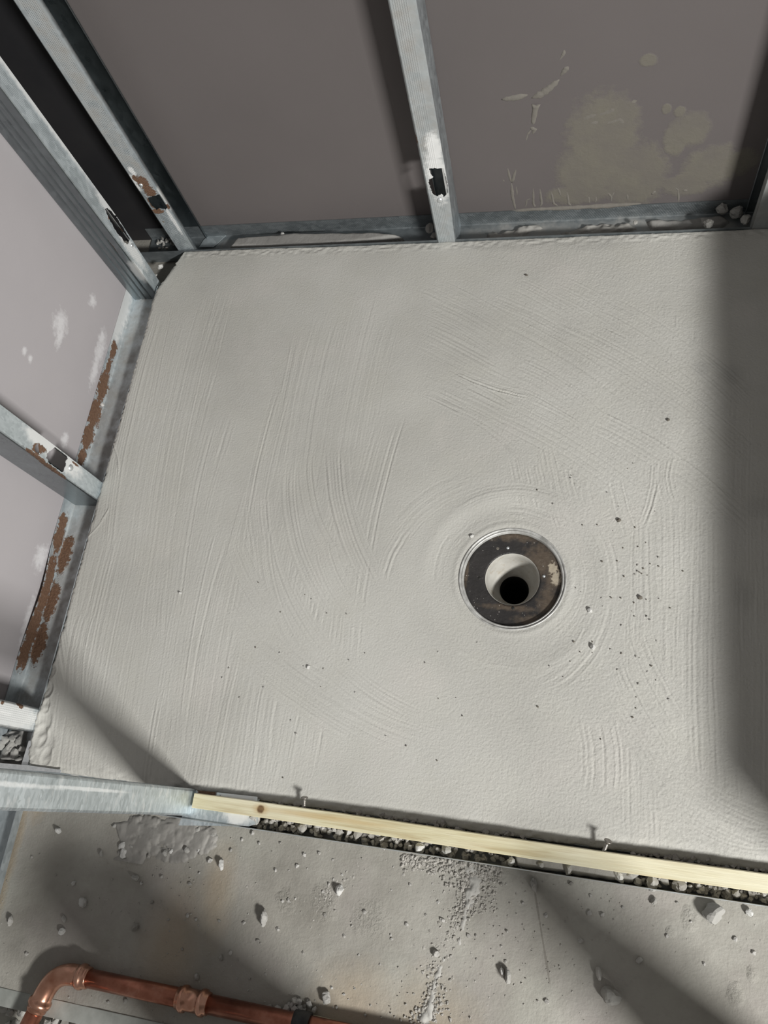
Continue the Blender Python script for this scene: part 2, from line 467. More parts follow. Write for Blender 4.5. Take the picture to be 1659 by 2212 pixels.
# chamfered back-left and rounded front-left corners
ca = np.array([-0.7315, 0.790]); cb = np.array([-0.694, 0.8705]); nrm = np.array([cb[1] - ca[1], -(cb[0] - ca[0])]); nrm /= np.linalg.norm(nrm)
edge = np.minimum(edge, (X - ca[0]) * nrm[0] + (Y - ca[1]) * nrm[1])
rr = 0.026; cx, cy = SX0 + rr, SY0 + rr
corner = (X < cx) & (Y < cy)
edge = np.where(corner, rr - np.hypot(X - cx, Y - cy), edge)
edge_w = edge + wob * np.where(SY1 - Y < 0.012, 0.25, np.where(Y - SY0 < 0.012, 0.5, 1.0))
hgt = DZ * np.exp(-(np.maximum(rd - 0.05, 0) / 0.33) ** 1.5)
hgt += 0.0012 * vnoise(nx, ny, 150, 150, 5) + 0.0005 * vnoise(nx, ny, 60, 60, 6)
ang_n = 0.55 + 0.6 * vnoise(nx, ny, 90, 90, 17)
hgt += (0.0008 * np.exp(-((rd - 0.124) / 0.010) ** 2) - 0.0010 * np.exp(-((rd - 0.100) / 0.014) ** 2)) * ang_n + 0.0007 * np.exp(-((rd - 0.078) / 0.004) ** 2)
# brushed strokes: arcs through three photograph points, with a comb profile across
def circ(a, b, c):
    ax, ay, bx, by, cx_, cy_ = a.x, a.y, b.x, b.y, c.x, c.y
    d = 2 * (ax * (by - cy_) + bx * (cy_ - ay) + cx_ * (ay - by))
    if abs(d) < 1e-7: d = 1e-7
    ux = ((ax * ax + ay * ay) * (by - cy_) + (bx * bx + by * by) * (cy_ - ay) + (cx_ * cx_ + cy_ * cy_) * (ay - by)) / d
    uy = ((ax * ax + ay * ay) * (cx_ - bx) + (bx * bx + by * by) * (ax - cx_) + (cx_ * cx_ + cy_ * cy_) * (bx - ax)) / d
    return ux, uy, math.hypot(ax - ux, ay - uy)


comb = np.zeros_like(X)
ridge_r = np.random.default_rng(11)
def stroke(p0, p1, p2, width, amp, period=0.0036):
    stroke3([P(*p0, -0.006), P(*p1, -0.006), P(*p2, -0.006)], width, amp, period)
def stroke3(pts3, width, amp, period=0.0036):
    a, b, c = [Vector((q[0], q[1], 0)) for q in pts3]
    ux, uy, R = circ(a, b, c)
    R = min(R, 50)
    pad = width
    lo_x, hi_x = min(a.x, b.x, c.x) - pad, max(a.x, b.x, c.x) + pad
    lo_y, hi_y = min(a.y, b.y, c.y) - pad, max(a.y, b.y, c.y) + pad
    i0, i1 = np.searchsorted(sx, [lo_x, hi_x]); j0, j1 = np.searchsorted(sy, [lo_y, hi_y])
    if i1 - i0 < 3 or j1 - j0 < 3: return
    xs, ys = X[i0:i1, j0:j1], Y[i0:i1, j0:j1]
    L = (c - a).length
    d0 = (c - a) / L
    t = ((xs - a.x) * d0.x + (ys - a.y) * d0.y) / L
    off = np.hypot(xs - ux, ys - uy) - R
    off = off + 0.0006 * np.sin(t * 5 + ridge_r.uniform(0, 6)) + 0.00025 * np.sin(t * 17 + ridge_r.uniform(0, 6))
    k = int(width / (period * 0.30)) + 4
    prof = ridge_r.normal(0, 1, k)
    prof = np.convolve(prof, [0.2, 0.6, 0.2], 'same'); prof -= 0.6 * np.convolve(prof, np.ones(7) / 7, 'same')
    q = (off / width + 0.5) * (k - 3) + 1
    qi = np.clip(q.astype(int), 0, k - 2); qf = np.clip(q - qi, 0, 1); qf = qf * qf * (3 - 2 * qf)
    h = prof[qi] * (1 - qf) + prof[qi + 1] * qf
    fade = 0.7 + 0.3 * np.sin(t * 6 + qi * 2.4) + 0.25 * np.sin(t * 31 + qi * 1.3)
    endj = 0.06 * np.sin(q * 1.7 + 1.0)
    mk = (1 - sstep(0.40, 0.5, np.abs(off) / width)) * sstep(-0.02, 0.09, t + endj) * (1 - sstep(0.90, 1.02, t + endj))
    comb[i0:i1, j0:j1] = comb[i0:i1, j0:j1] * (1 - 0.85 * mk) + mk * h * amp * fade


S = 0.00046
R2 = random.Random(3)
def jit(p, a): return (p[0] + R2.uniform(-a, a), p[1] + R2.uniform(-a, a))
for k in range(60):                                        # long pulls parallel to the left edge
    x = R2.uniform(140, 760); y0 = R2.uniform(620, 1350); ln = R2.uniform(300, 560)
    x0 = x + (1400 - y0) * 0.20
    stroke((x0, y0), (x0 - 0.12 * ln + R2.uniform(-8, 8), y0 + ln / 2), (x0 - 0.2 * ln, y0 + ln), R2.uniform(0.035, 0.075), S * R2.uniform(0.35, 1.0))
for k in range(44):                                        # pulls straight towards the viewer on the right
    x = R2.uniform(1380, 1640); y0 = R2.uniform(620, 1500); ln = R2.uniform(250, 520)
    stroke((x, y0), (x - 4, y0 + ln / 2), (x - 2, y0 + ln), R2.uniform(0.025, 0.05), S * R2.uniform(0.5, 1.0))
for k in range(44):                                        # diagonal pulls in the back right
    x = R2.uniform(900, 1330); y0 = R2.uniform(600, 900); ln = R2.uniform(180, 380)
    stroke((x, y0), (x + ln * 0.52, y0 + ln * 0.3 - 6), (x + ln, y0 + ln * 0.68), R2.uniform(0.03, 0.06), S * R2.uniform(0.9, 1.9))
for k in range(10):
    x = R2.uniform(1080, 1330); y0 = R2.uniform(960, 1050)
    stroke((x, y0), (x + 14, y0 + 55), (x + 34, y0 + 110), 0.03, S * 1.1)
# sweeping arcs left of the drain
for (p0, p1, p2, w_, a_) in [((560, 1080), (590, 1260), (700, 1440), .05, 1.2), ((640, 1000), (650, 1160), (740, 1330), .05, .9), ((730, 980), (745, 1110), (800, 1250), .045, 1.3),
                             ((600, 1270), (700, 1430), (880, 1560), .06, 1.2), ((560, 1150), (640, 1420), (900, 1600), .05, 1.1), ((500, 1300), (570, 1390), (690, 1490), .05, 1.2),
                             ((510, 1180), (540, 1250), (600, 1340), .035, 1.1), ((520, 1400), (640, 1500), (780, 1590), .05, .9), ((660, 1000), (690, 1150), (760, 1240), .03, 1.2),
                             ((700, 1180), (730, 1270), (800, 1350), .04, 1.0), ((830, 1240), (850, 1180), (900, 1120), .03, 1.0), ((860, 1150), (930, 1080), (1020, 1040), .05, .5),
                             ((1180, 1080), (1230, 1130), (1255, 1210), .02, 1.6), ((1200, 1070), (1290, 1150), (1310, 1280), .03, 1.0), ((1310, 1300), (1270, 1410), (1190, 1480), .05, .8), 
                             ((1350, 1430), (1400, 1540), (1470, 1640), .05, 1.4), ((1380, 1370), (1420, 1470), (1470, 1560), .045, 1.3), ((1320, 1500), (1390, 1600), (1455, 1690), .045, 1.2),
                             ((1420, 1000), (1415, 1060), (1395, 1130), .02, 1.8), ((1450, 990), (1440, 1030), (1460, 1090), .03, 1.2), ((1290, 1560), (1300, 1640), (1300, 1700), .06, .9),
                             ((1420, 1700), (1520, 1790), (1659, 1830), .05, 1.2), ((1440, 1660), (1540, 1740), (1659, 1790), .05, .9), ((130, 1300), (140, 1450), (190, 1600), .03, 1.5),
                             ((190, 1330), (170, 1420), (165, 1520), .04, 1.3), ((230, 930), (260, 1000), (190, 1170), .006, 3.0), ((1030, 650), (1070, 670), (1110, 690), .02, 2.0), ((985, 800), (1050, 825), (1140, 850), .02, 2.2)]:
    stroke(p0, p1, p2, w_, S * a_)
for k in range(26):                                        # the ring round the drain, brushed in short turns
    r_ = R2.uniform(92, 210) * 0.00065; a0 = R2.uniform(0, 6.28); da = R2.uniform(0.5, 1.1)
    stroke3([(DC[0] + r_ * math.cos(a0 + da * q), DC[1] + r_ * math.sin(a0 + da * q)) for q in (0, .5, 1)], R2.uniform(0.012, 0.028), S * R2.uniform(0.4, 0.9), 0.0030)
hgt += comb * sstep(0.076, 0.09, rd)
# granular texture, coarser towards the right where the screed was left open
gran = vnoise(nx, ny, 1.5, 1.5, 8) + 0.5 * vnoise(nx, ny, 2.6, 2.6, 9)
hgt += (0.00005 + 0.00014 * sstep(-0.35, 0.1, X)) * gran
# finger dents and drips along the left edge near the front
for (u, v, r, dp) in [(105, 1490, .007, .003), (100, 1525, .006, .0022), (95, 1560, .012, .003), (88, 1590, .010, .0025), (113, 1420, .006, .0014), (112, 1450, .006, .0014), (100, 1610, .012, .0018), (100, 1635, .008, .0016)]:
    q = P(u, v, -0.002); dd = np.hypot((X - q.x) / r, (Y - q.y) / (r * 1.5))
    hgt += -dp * np.exp(-dd ** 4) + dp * 0.35 * np.exp(-((dd - 1.15) / 0.22) ** 2)
# soft crumbly lip behind the front edge
fl = np.exp(-((Y - SY0 - 0.006) / 0.006) ** 2)
hgt += 0.0011 * vnoise(nx, ny, 9, 5, 12) * fl
bl = np.exp(-((Y - SY1 + 0.008) / 0.007) ** 2); hgt += 0.0010 * vnoise(nx, ny, 7, 4, 13) * bl
rnd_r = np.where(np.minimum(Y - SY0, SY1 - Y) < np.minimum(X - SX0, 0.05), np.where(Y < 0.4, 0.019, 0.0035), 0.009)
tt = np.clip((rnd_r - edge_w) / rnd_r, 0, 1)
drop = np.where(rnd_r < 0.005, 0.0025, np.where(rnd_r > 0.015, 0.0055 + 0.004 * sstep(-0.3, 0.2, X), 0.010)) * (1 - np.sqrt(1 - np.minimum(tt, 0.999) ** 2))
low = edge_w < 0
Z = hgt - drop
Z = np.where(low, ZT + 0.0005, Z)
ke = (edge_w > -sp * 1.6)
keep = ke[:-1, :-1] & ke[1:, :-1] & ke[1:, 1:] & ke[:-1, 1:]
kr = rd > DR - 0.0008
keep &= kr[:-1, :-1] & kr[1:, :-1] & kr[1:, 1:] & kr[:-1, 1:]
screed = link('floor_screed', grid_mesh('floor_screed', X, Y, Z, keep), M_screed)
tag(screed, 'smooth grey brushed screed sloping to the round floor drain', 'screed')


# ------------------------------------------------------------------ sheet-metal profiles
def extrude_profile(bm, pts, svals, z0, z1, to3, uvl, nseg=1):
    zs = [z0 + (z1 - z0) * i / nseg for i in range(nseg + 1)]
    rows = []
    for zz in zs:
        rows.append([bm.verts.new(to3(u, v, zz)) for (u, v) in pts])
    for k in range(nseg):
        for i in range(len(pts) - 1):
            f = bm.faces.new((rows[k][i], rows[k][i + 1], rows[k + 1][i + 1], rows[k + 1][i]))
            for lp, (s, zz) in zip(f.loops, ((svals[i], zs[k]), (svals[i + 1], zs[k]), (svals[i + 1], zs[k + 1]), (svals[i], zs[k + 1]))):
                lp[uvl].uv = (s, zz)
            f.smooth = True
    return rows


def arc(cx, cy, r, a0, a1, n=4):
    return [(cx + r * math.cos(math.radians(a0 + (a1 - a0) * i / n)), cy + r * math.sin(math.radians(a0 + (a1 - a0) * i / n))) for i in range(n + 1)]


def arclen(pts, s0):
    s = [s0]
    for a, b in zip(pts, pts[1:]): s.append(s[-1] + math.hypot(b[0] - a[0], b[1] - a[1]))
    return s


def ragged(loop, step, amp, seed):
    r = random.Random(seed); out = []
    for i in range(len(loop)):
        a, b = loop[i], loop[(i + 1) % len(loop)]
        L = math.hypot(b[0] - a[0], b[1] - a[1]); k = max(1, int(L / step))
        for j in range(k):
            t = j / k
            out.append((a[0] + (b[0] - a[0]) * t + r.uniform(-amp, amp), a[1] + (b[1] - a[1]) * t + r.uniform(-amp, amp)))
    return out


def inside(p, loop):
    c = False; j = len(loop) - 1
    for i in range(len(loop)):
        if (loop[i][1] > p[1]) != (loop[j][1] > p[1]) and p[0] < (loop[j][0] - loop[i][0]) * (p[1] - loop[i][1]) / (loop[j][1] - loop[i][1]) + loop[i][0]:
            c = not c
        j = i
    return c


def solidify(o, th=0.0009):
    md = o.modifiers.new('sheet', 'SOLIDIFY'); md.thickness = th; md.offset = 0


def stud_mesh(name, w, d, z0, z1, to3, holes=(), ribs=False, lip=0.006, r=0.0025, flip=False):
    """C section: face (u 0..w, v 0), web (u w, v 0..d), back flange (v d), both lipped"""
    bm = bmesh.new(); uvl = bm.loops.layers.uv.new('uv')
    if flip:
        base3 = to3; to3 = lambda u, v, z: base3(w - u, v, z)
        holes = [[(w - a, b) for a, b in hl] for hl in holes]
    left = [(0.0, lip), (0.0, r)] + arc(r, r, r, 180, 270)[1:]
    extrude_profile(bm, left, [x - arclen(left, 0)[-1] + r for x in arclen(left, 0)], z0, z1, to3, uvl)
    right = arc(w - r, r, r, 270, 360)
    if ribs:
        for c in (0.28, 0.5, 0.72):
            right += [(w, d * c - 0.0022), (w - 0.0016, d * c), (w, d * c + 0.0022)]
    right += arc(w - r, d - r, r, 0, 90) + [(r, d)] + [(0.0, d - r), (0.0, d - lip)]
    extrude_profile(bm, right, arclen(right, w - r), z0, z1, to3, uvl)
    # flat face, with torn holes
    outer = [(r, z0), (w - r, z0), (w - r, z1), (r, z1)]
    vs_, es = [Vector(p) for p in outer], [(0, 1), (1, 2), (2, 3), (3, 0)]
    for hl in holes:
        b = len(vs_); vs_ += [Vector(p) for p in hl]
        es += [(b + i, b + (i + 1) % len(hl)) for i in range(len(hl))]
    res = delaunay_2d_cdt(vs_, es, [], 0, 1e-6)
    vv = [bm.verts.new(to3(p.x, 0.0, p.y)) for p in res[0]]
    for f in res[2]:
        c = sum((res[0][i] for i in f), Vector((0, 0))) / len(f)
        if any(inside(c, hl) for hl in holes): continue
        try:
            fc = bm.faces.new([vv[i] for i in f])
        except ValueError:
            continue
        for lp, i in zip(fc.loops, f): lp[uvl].uv = (res[0][i].x, res[0][i].y)
    bmesh.ops.remove_doubles(bm, verts=bm.verts, dist=1e-5)
    bmesh.ops.recalc_face_normals(bm, faces=bm.faces)
    me = bpy.data.meshes.new(name); bm.to_mesh(me); bm.free()
    return me


GROUP_S = 'galvanised wall studs'
def rivet(parent, pos, axis, r=0.0035, mat=None, name='rivet'):
    bm = bmesh.new(); prof = [(0, 0.42), (0.45, 0.40), (0.8, 0.27), (1.0, 0.0)]
    rings = []
    for (a, b) in prof[1:]:
        rings.append([bm.verts.new((math.cos(t * math.pi / 6) * a * r, math.sin(t * math.pi / 6) * a * r, b * r)) for t in range(12)])
    top = bm.verts.new((0, 0, prof[0][1] * r))
    for t in range(12):
        bm.faces.new((top, rings[0][t], rings[0][(t + 1) % 12]))
        for a, b in zip(rings, rings[1:]): bm.faces.new((a[t], b[t], b[(t + 1) % 12], a[(t + 1) % 12]))
    q = Vector(axis).to_track_quat('Z', 'Y').to_matrix().to_4x4()
    bm.transform(Matrix.Translation(pos) @ q)
    o = link(name, bm_mesh(bm, name), mat or M_bright, smooth=True)
    return shift_parent(o, parent)


def holes_px(lst, fu, step=0.0022, amp=0.0009, seed=1):
    return [ragged([fu(u, v) for (u, v) in hp], step, amp, seed + i) for i, hp in enumerate(lst)]


def px_uv(fu, u, v, ru, rz):
    a = fu(u, v); return (a[0], a[1], ru, rz)


TOP = 2.4
# ---- back wall studs: u = +X, v = +Y
def back_stud(x0, w, label, hole_px=(), rust=(), white_=(), dirt=(), tone=1.0, rough=0.36, y0=0.8715, seed=1, z0=ZT + 0.001, knurl=True, flip=False, split=9.0):
    to3 = lambda u, v, z: (x0 + u, y0 + v, z)
    fu = lambda a, b: (PY(a, b, y0).x - x0, PY(a, b, y0).z)
    fm = (lambda a, b: (w - fu(a, b)[0], fu(a, b)[1])) if flip else fu
    root = empty('metal_stud', (x0 + w / 2, y0 + 0.028, z0), label, 'stud')
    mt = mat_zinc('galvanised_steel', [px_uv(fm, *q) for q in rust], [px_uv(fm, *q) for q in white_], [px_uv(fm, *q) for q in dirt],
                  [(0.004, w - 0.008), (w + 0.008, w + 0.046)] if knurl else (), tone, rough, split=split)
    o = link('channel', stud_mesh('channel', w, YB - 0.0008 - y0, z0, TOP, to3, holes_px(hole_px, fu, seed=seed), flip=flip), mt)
    shift_parent(o, root); solidify(o)
    return root, fu


def z40(u, v, s=5.53, ox=860, oy=300): return (ox + u / s, oy + v / s)
mid_hole = [z40(*q) for q in [(375, 352), (440, 345), (470, 350), (535, 345), (548, 400), (575, 470), (592, 560), (594, 640), (545, 692), (520, 660), (470, 682), (415, 668), (395, 600), (360, 520), (372, 480), (420, 455), (385, 415)]]
xm = PY(944, 521, 0.8715).x
stud_mid, fu = back_stud(xm, 0.0315, 'lone galvanised stud halfway along the dark back wall with a torn black hole', [mid_hole],
                         rust=[(895, 300, 0.005, 0.012), (985, 0, 0.001, 0.001), (962, 330, 0.004, 0.006), (972, 395, 0.003, 0.009)],
                         white_=[(945, 380, 0.017, 0.055), (938, 320, 0.012, 0.03)], dirt=[(912, 200, 0.019, 0.30), (880, 60, 0.019, 0.5)], tone=0.85, seed=3)
rivet(stud_mid, PY(950, 433, 0.8705), (0, -1, 0), 0.0045)

def zA(u, v, s=4.1475, ox=220, oy=340): return (ox + u / s, oy + v / s)
a_hole = [zA(*q) for q in [(412, 365), (450, 345), (522, 330), (555, 372), (592, 440), (575, 468), (520, 455), (488, 472), (455, 440), (425, 405)]]
xa = PY(383, 540, 0.875).x
stud_a, fu = back_stud(xa, 0.0355, 'galvanised stud on the back wall next to the left corner, brown rust round its hole', [a_hole],
                       rust=[(*zA(370, 230), 0.011, 0.018), (*zA(430, 300), 0.011, 0.014), (*zA(300, 190), 0.005, 0.008), (*zA(500, 480), 0.012, 0.007), (*zA(590, 440), 0.003, 0.006), (*zA(440, 410), 0.003, 0.014)],
                       white_=[(*zA(560, 370), 0.004, 0.03), (*zA(300, 230), 0.005, 0.02), (*zA(350, 250), 0.004, 0.006), (*zA(640, 560), 0.004, 0.04), (*zA(270, 120), 0.005, 0.01)],
                       dirt=[(105, 80, 0.016, 0.14), (300, 370, 0.010, 0.05), (215, 260, 0.016, 0.16), (70, 10, 0.014, 0.3)], tone=0.82, y0=0.875, seed=9, flip=True, split=0.0340)
rivet(stud_a, PY(zA(350, 250)[0], zA(350, 250)[1], 0.8742), (0, -1, 0), 0.0035)
rivet(stud_a, PY(353, 479, 0.8742), (0, -1, 0), 0.0018, M_dark)

# right-hand end stud: a narrow jamb where the boards stop, darker tone painting its shade
xr = PY(1633, 483, 0.872).x
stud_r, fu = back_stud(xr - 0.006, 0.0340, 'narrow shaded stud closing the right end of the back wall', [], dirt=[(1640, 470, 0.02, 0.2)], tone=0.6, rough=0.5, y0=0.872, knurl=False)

# ---- left wall studs: u = -Y (web on the near side), v = -X
def left_stud(y1, w, label, hole_px=(), rust=(), white_=(), dirt=(), tone=1.0, rough=0.36, x0=-0.7315, seed=1, ribs=False, knurl=True, spang=170):
    to3 = lambda u, v, z: (x0 - v, y1 - u, z)
    fu = lambda a, b: (y1 - PX(a, b, x0).y, PX(a, b, x0).z)
    root = empty('metal_stud', (x0 - 0.028, y1 - w / 2, ZT + 0.001), label, 'stud')
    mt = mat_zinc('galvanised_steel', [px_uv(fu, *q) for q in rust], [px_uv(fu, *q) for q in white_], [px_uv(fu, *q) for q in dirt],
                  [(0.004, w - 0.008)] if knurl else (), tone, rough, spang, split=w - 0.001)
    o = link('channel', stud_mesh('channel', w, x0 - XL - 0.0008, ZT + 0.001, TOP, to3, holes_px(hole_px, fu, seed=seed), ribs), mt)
    shift_parent(o, root); solidify(o)
    return root, fu


b_hole = [(226, 452), (233, 449), (243, 459), (253, 470), (262, 485), (273, 503), (281, 517), (276, 529), (268, 524), (262, 513), (252, 503), (243, 487), (233, 468)]
yb = PX(337, 596, -0.7355).y
stud_b, fu = left_stud(yb, 0.0285, 'galvanised stud on the left wall next to the corner, white face torn near its foot', [b_hole],
                       rust=[(263, 496, 0.004, 0.006), (255, 545, 0.002, 0.02), (235, 470, 0.003, 0.004)], white_=[(285, 540, 0.012, 0.05), (235, 450, 0.012, 0.04), (300, 590, 0.01, 0.03), (60, 200, 0.010, 0.2)],
                       tone=1.05, x0=-0.7355, seed=5, ribs=True)
rivet(stud_b, PX(285.5, 530, -0.7348), (1, 0, 0), 0.0036)

def zC(u, v, s=5.53, ox=0, oy=860): return (ox + u / s, oy + v / s)
c_hole = [zC(*q) for q in [(556, 662), (600, 628), (660, 592), (700, 612), (800, 690), (806, 720), (785, 760), (790, 800), (770, 830), (762, 880), (735, 888), (680, 850), (620, 800), (580, 778), (552, 715)]]
c_bite = [zC(*q) for q in [(425, 560), (450, 545), (462, 590), (470, 640), (455, 668), (425, 650), (415, 600)]]
yc = PX(217, 1037, -0.7315).y
stud_c, fu = left_stud(yc, 0.0335, 'spangled stud halfway along the left wall with a ragged rectangular hole in its white face', [c_hole, c_bite],
                       rust=[(*zC(500, 600), 0.0045, 0.011), (*zC(430, 690), 0.003, 0.03), (*zC(600, 830), 0.004, 0.03), (*zC(700, 900), 0.003, 0.02), (*zC(440, 610), 0.008, 0.012), (*zC(900, 790), 0.002, 0.01)],
                       white_=[(*zC(560, 560), 0.014, 0.05), (*zC(760, 760), 0.015, 0.05), (*zC(450, 480), 0.012, 0.03), (*zC(850, 800), 0.010, 0.03)], tone=1.0, seed=12, knurl=False, spang=330)
rivet(stud_c, PX(*zC(847, 832), -0.7307), (1, 0, 0), 0.0052)
# brown torn strip hanging below the face of that stud
yd = PX(75, 1528, -0.7315).y
stud_d, fu = left_stud(yd, 0.0330, 'foot of a dimpled stud at the front end of the left wall, rust-specked white', [],
                       rust=[(45, 1525, 0.004, 0.006), (5, 1518, 0.003, 0.004), (40, 1521, 0.003, 0.004)], white_=[(20, 1545, 0.02, 0.08), (50, 1535, 0.01, 0.02)], dirt=[(12, 1540, 0.003, 0.015)], tone=1.05)

# ---- tall stud in front: wide spangled web towards +X
xf = P(421, 1706, 0.0).x
fy1, fy0 = -0.0155, -0.0478
root_f = empty('metal_stud', (xf, (fy0 + fy1) / 2, ZT), 'wide spangled front stud rising beside the bare timber batten', 'stud')
fuF = lambda a, b: (fy1 - PX(a, b, xf).y + 0.0, PX(a, b, xf).z)
fw = fy1 - fy0
to3 = lambda u, v, z: (xf - v, fy1 - u, z)
mt = mat_zinc('spangled_steel', [], [(0.011, 0.5, 0.0028, 0.25), (0.010, 0.25, 0.002, 0.08)], [], (), 0.98, 0.40, 260.0, white_amt=0.6, spc=0.28, mtl=0.80, streak=True)
o = link('channel', stud_mesh('channel', fw, 0.034, -0.001, TOP, to3, [], False), mt); shift_parent(o, root_f); solidify(o)


def plate_px(name, pts_px, z, th, mat, parent, uvs=True):
    pts = [P(u, v, z) for u, v in pts_px]
    bm = bmesh.new(); uvl = bm.loops.layers.uv.new('uv')
    top = [bm.verts.new(p) for p in pts]; bot = [bm.verts.new(p - Vector((0, 0, th))) for p in pts]
    fs = [bm.faces.new(top), bm.faces.new(bot[::-1])]
    for i in range(len(pts)): fs.append(bm.faces.new((top[i], bot[i], bot[(i + 1) % len(pts)], top[(i + 1) % len(pts)])))
    for f in fs:
        for lp in f.loops: lp[uvl].uv = (lp.vert.co.y, lp.vert.co.x)
    o = link(name, bm_mesh(bm, name), mat)
    return shift_parent(o, parent)


M_plate = mat_zinc('cut_steel', [], [(-0.04, -0.40, 0.012, 0.02)], [], (), 0.95, 0.4, 260.0, spc=0.28, mtl=0.8, streak=True)
plate_px('foot_plate', [(400, 1748), (412, 1706), (560, 1726), (556, 1778), (538, 1785), (385, 1783)], -0.0015, 0.001, M_plate, root_f)
a, b = P(428, 1707, 0), P(470, 1712, 0)
M_tab = mat_zinc('rusted_tab', [((a.y + b.y) / 2, (a.x + b.x) / 2, 0.02, 0.016)], [(-0.014, -0.40, 0.02, 0.03)], [], (), 1.15, 0.42, 300.0)
plate_px('flange_tab', [(425, 1707), (556, 1721), (556, 1733), (425, 1722)], 0.0012, 0.0012, M_tab, root_f)


# ------------------------------------------------------------------ floor tracks (U channels)
def track(name, label, a, b, out_off, in_off, axis, zt_out=0.0, zt_in=0.0, mats=None, bend=None, nseg=1):
    """profile across: outer flange top -> base -> inner flange top, extruded along X or Y from a to b"""
    r = 0.002
    sg = 1 if in_off > out_off else -1
    pts = [(out_off, zt_out), (out_off, ZT + r), (out_off + sg * r * 0.3, ZT + r * 0.3), (out_off + sg * r, ZT), (in_off - sg * r, ZT), (in_off, ZT + r), (in_off, zt_in)]
    bm = bmesh.new(); uvl = bm.loops.layers.uv.new('uv')
    if axis == 'X': f3 = lambda u, v, t: (t, u, v)
    else: f3 = lambda u, v, t: (u, t, v)
    rows = extrude_profile(bm, pts, arclen(pts, 0), a, b, f3, uvl, nseg)
    if bend:
        for row in rows:
            for i, v in enumerate(row): v.co = bend(i, v.co)
    me = bm_mesh(bm, name)
    o = link(name, me, mats); solidify(o, 0.0010)
    for p in me.polygons: p.use_smooth = False
    return tag(o, label, 'track')


flt = [(0.034 + 0.02, -0.70 + 0.0, 0.03, 0.09), (0.05, 0.1, 0.03, 0.15)]
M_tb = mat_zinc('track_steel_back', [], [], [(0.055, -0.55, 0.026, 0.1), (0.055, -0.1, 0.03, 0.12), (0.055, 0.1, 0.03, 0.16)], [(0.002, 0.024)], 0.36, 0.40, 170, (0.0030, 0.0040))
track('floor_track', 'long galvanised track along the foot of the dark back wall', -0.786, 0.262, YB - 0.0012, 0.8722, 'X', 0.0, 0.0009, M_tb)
lt_rust = []
for (u, v, rs_, ry_) in [(250, 755, .010, .02), (238, 790, .008, .02), (228, 830, .016, .035), (213, 890, .018, .035), (200, 940, .016, .03), (190, 985, .012, .02),
                        (150, 1130, .012, .02), (140, 1160, .014, .03), (110, 1240, .014, .04), (95, 1290, .016, .04), (75, 1350, .016, .04), (60, 1410, .014, .03)]:
    q = P(u, v, -0.008); lt_rust.append((0.012, q.y, rs_, ry_))
for (u, v) in [(120, 1300), (95, 1390), (150, 1200)]:
    q = P(u, v, ZT); lt_rust.append((0.036, q.y, 0.013, 0.035))
lt_dirt = [(0.06, 0.6, 0.045, 0.25), (0.06, 0.2, 0.045, 0.25), (0.06, 0.35, 0.045, 0.25)]
M_tl = mat_zinc('track_steel_left', lt_rust, [(0.006, 0.75, 0.02, 0.08)], lt_dirt, (), 0.95, 0.38, 300, rust_n=(0.95, 120.0))
def bend_l(i, co):
    k = 0.0075 * math.exp(-((co.y - 0.235) / 0.06) ** 2)
    if i == 0: return co + Vector((k, 0, 0.0))
    if i == 1: return co + Vector((k * 0.35, 0, 0))
    return co
track('floor_track', 'rusty galvanised track along the foot of the left wall', -0.012, 0.8000, XL + 0.0012, -0.7300, 'Y', 0.0005, -0.004, M_tl, bend_l, 60)
M_tf = mat_zinc('track_steel_front', [(0.08, -0.43, 0.02, 0.03)], [(0.085, -0.7, 0.02, 0.1)], [(0.03, 0.0, 0.06, 0.6)], (), 0.62, 0.45, 200)
fo = P(966, 1854, 0).y
track('floor_track', 'front track holding rubble and the bare timber batten', -0.786, 0.45, fo, -0.0172, 'X', 0.0006, -0.0125, M_tf)
ftk = bpy.data.objects[[o_.name for o_ in C.objects if o_.get('label') == 'front track holding rubble and the bare timber batten'][0]]
plate_px('flange', [(-40, 1645), (60, 1653), (132, 1663), (130, 1669), (60, 1664), (-40, 1656)], 0.0012, 0.001, M_bright, ftk)
M_tn = mat_zinc('track_steel_near', [], [], [(0.05, -0.6, 0.03, 0.3), (0.02, -0.2, 0.01, 0.5)], (), 0.6, 0.45, 200)
yn = P(125, 2168, ZF).y + 0.004
es = link('edge_strip', bm_mesh(box_bm(-1.0, -0.33, yn - 0.020, yn, -0.062, ZF + 0.0015, 0.0006), 'edge_strip'), mat_simple('dull_strip', (0.24, 0.25, 0.23), (0.40, 0.41, 0.385), 30, 0.5, 0.3))
tag(es, 'dull greenish metal edge strip of the slab crossing under the copper pipe', 'edge strip')
xl2 = -0.7335
track('floor_track', 'short dull track piece left of the slab, under the wide front stud', -0.5, -0.075, XL, xl2 + 0.006, 'Y', 0.0, -0.012, M_tn)

# ------------------------------------------------------------------ drain
def lathe_bm(prof, n=64, closed=False):
    bm = bmesh.new(); rings = []
    for (r, z) in prof:
        rings.append([bm.verts.new((r * math.cos(2 * math.pi * t / n), r * math.sin(2 * math.pi * t / n), z)) for t in range(n)])
    prs = list(zip(rings, rings[1:])) + ([(rings[-1], rings[0])] if closed else [])
    for a, b in prs:
        for t in range(n): bm.faces.new((a[t], a[(t + 1) % n], b[(t + 1) % n], b[t]))
    return bm


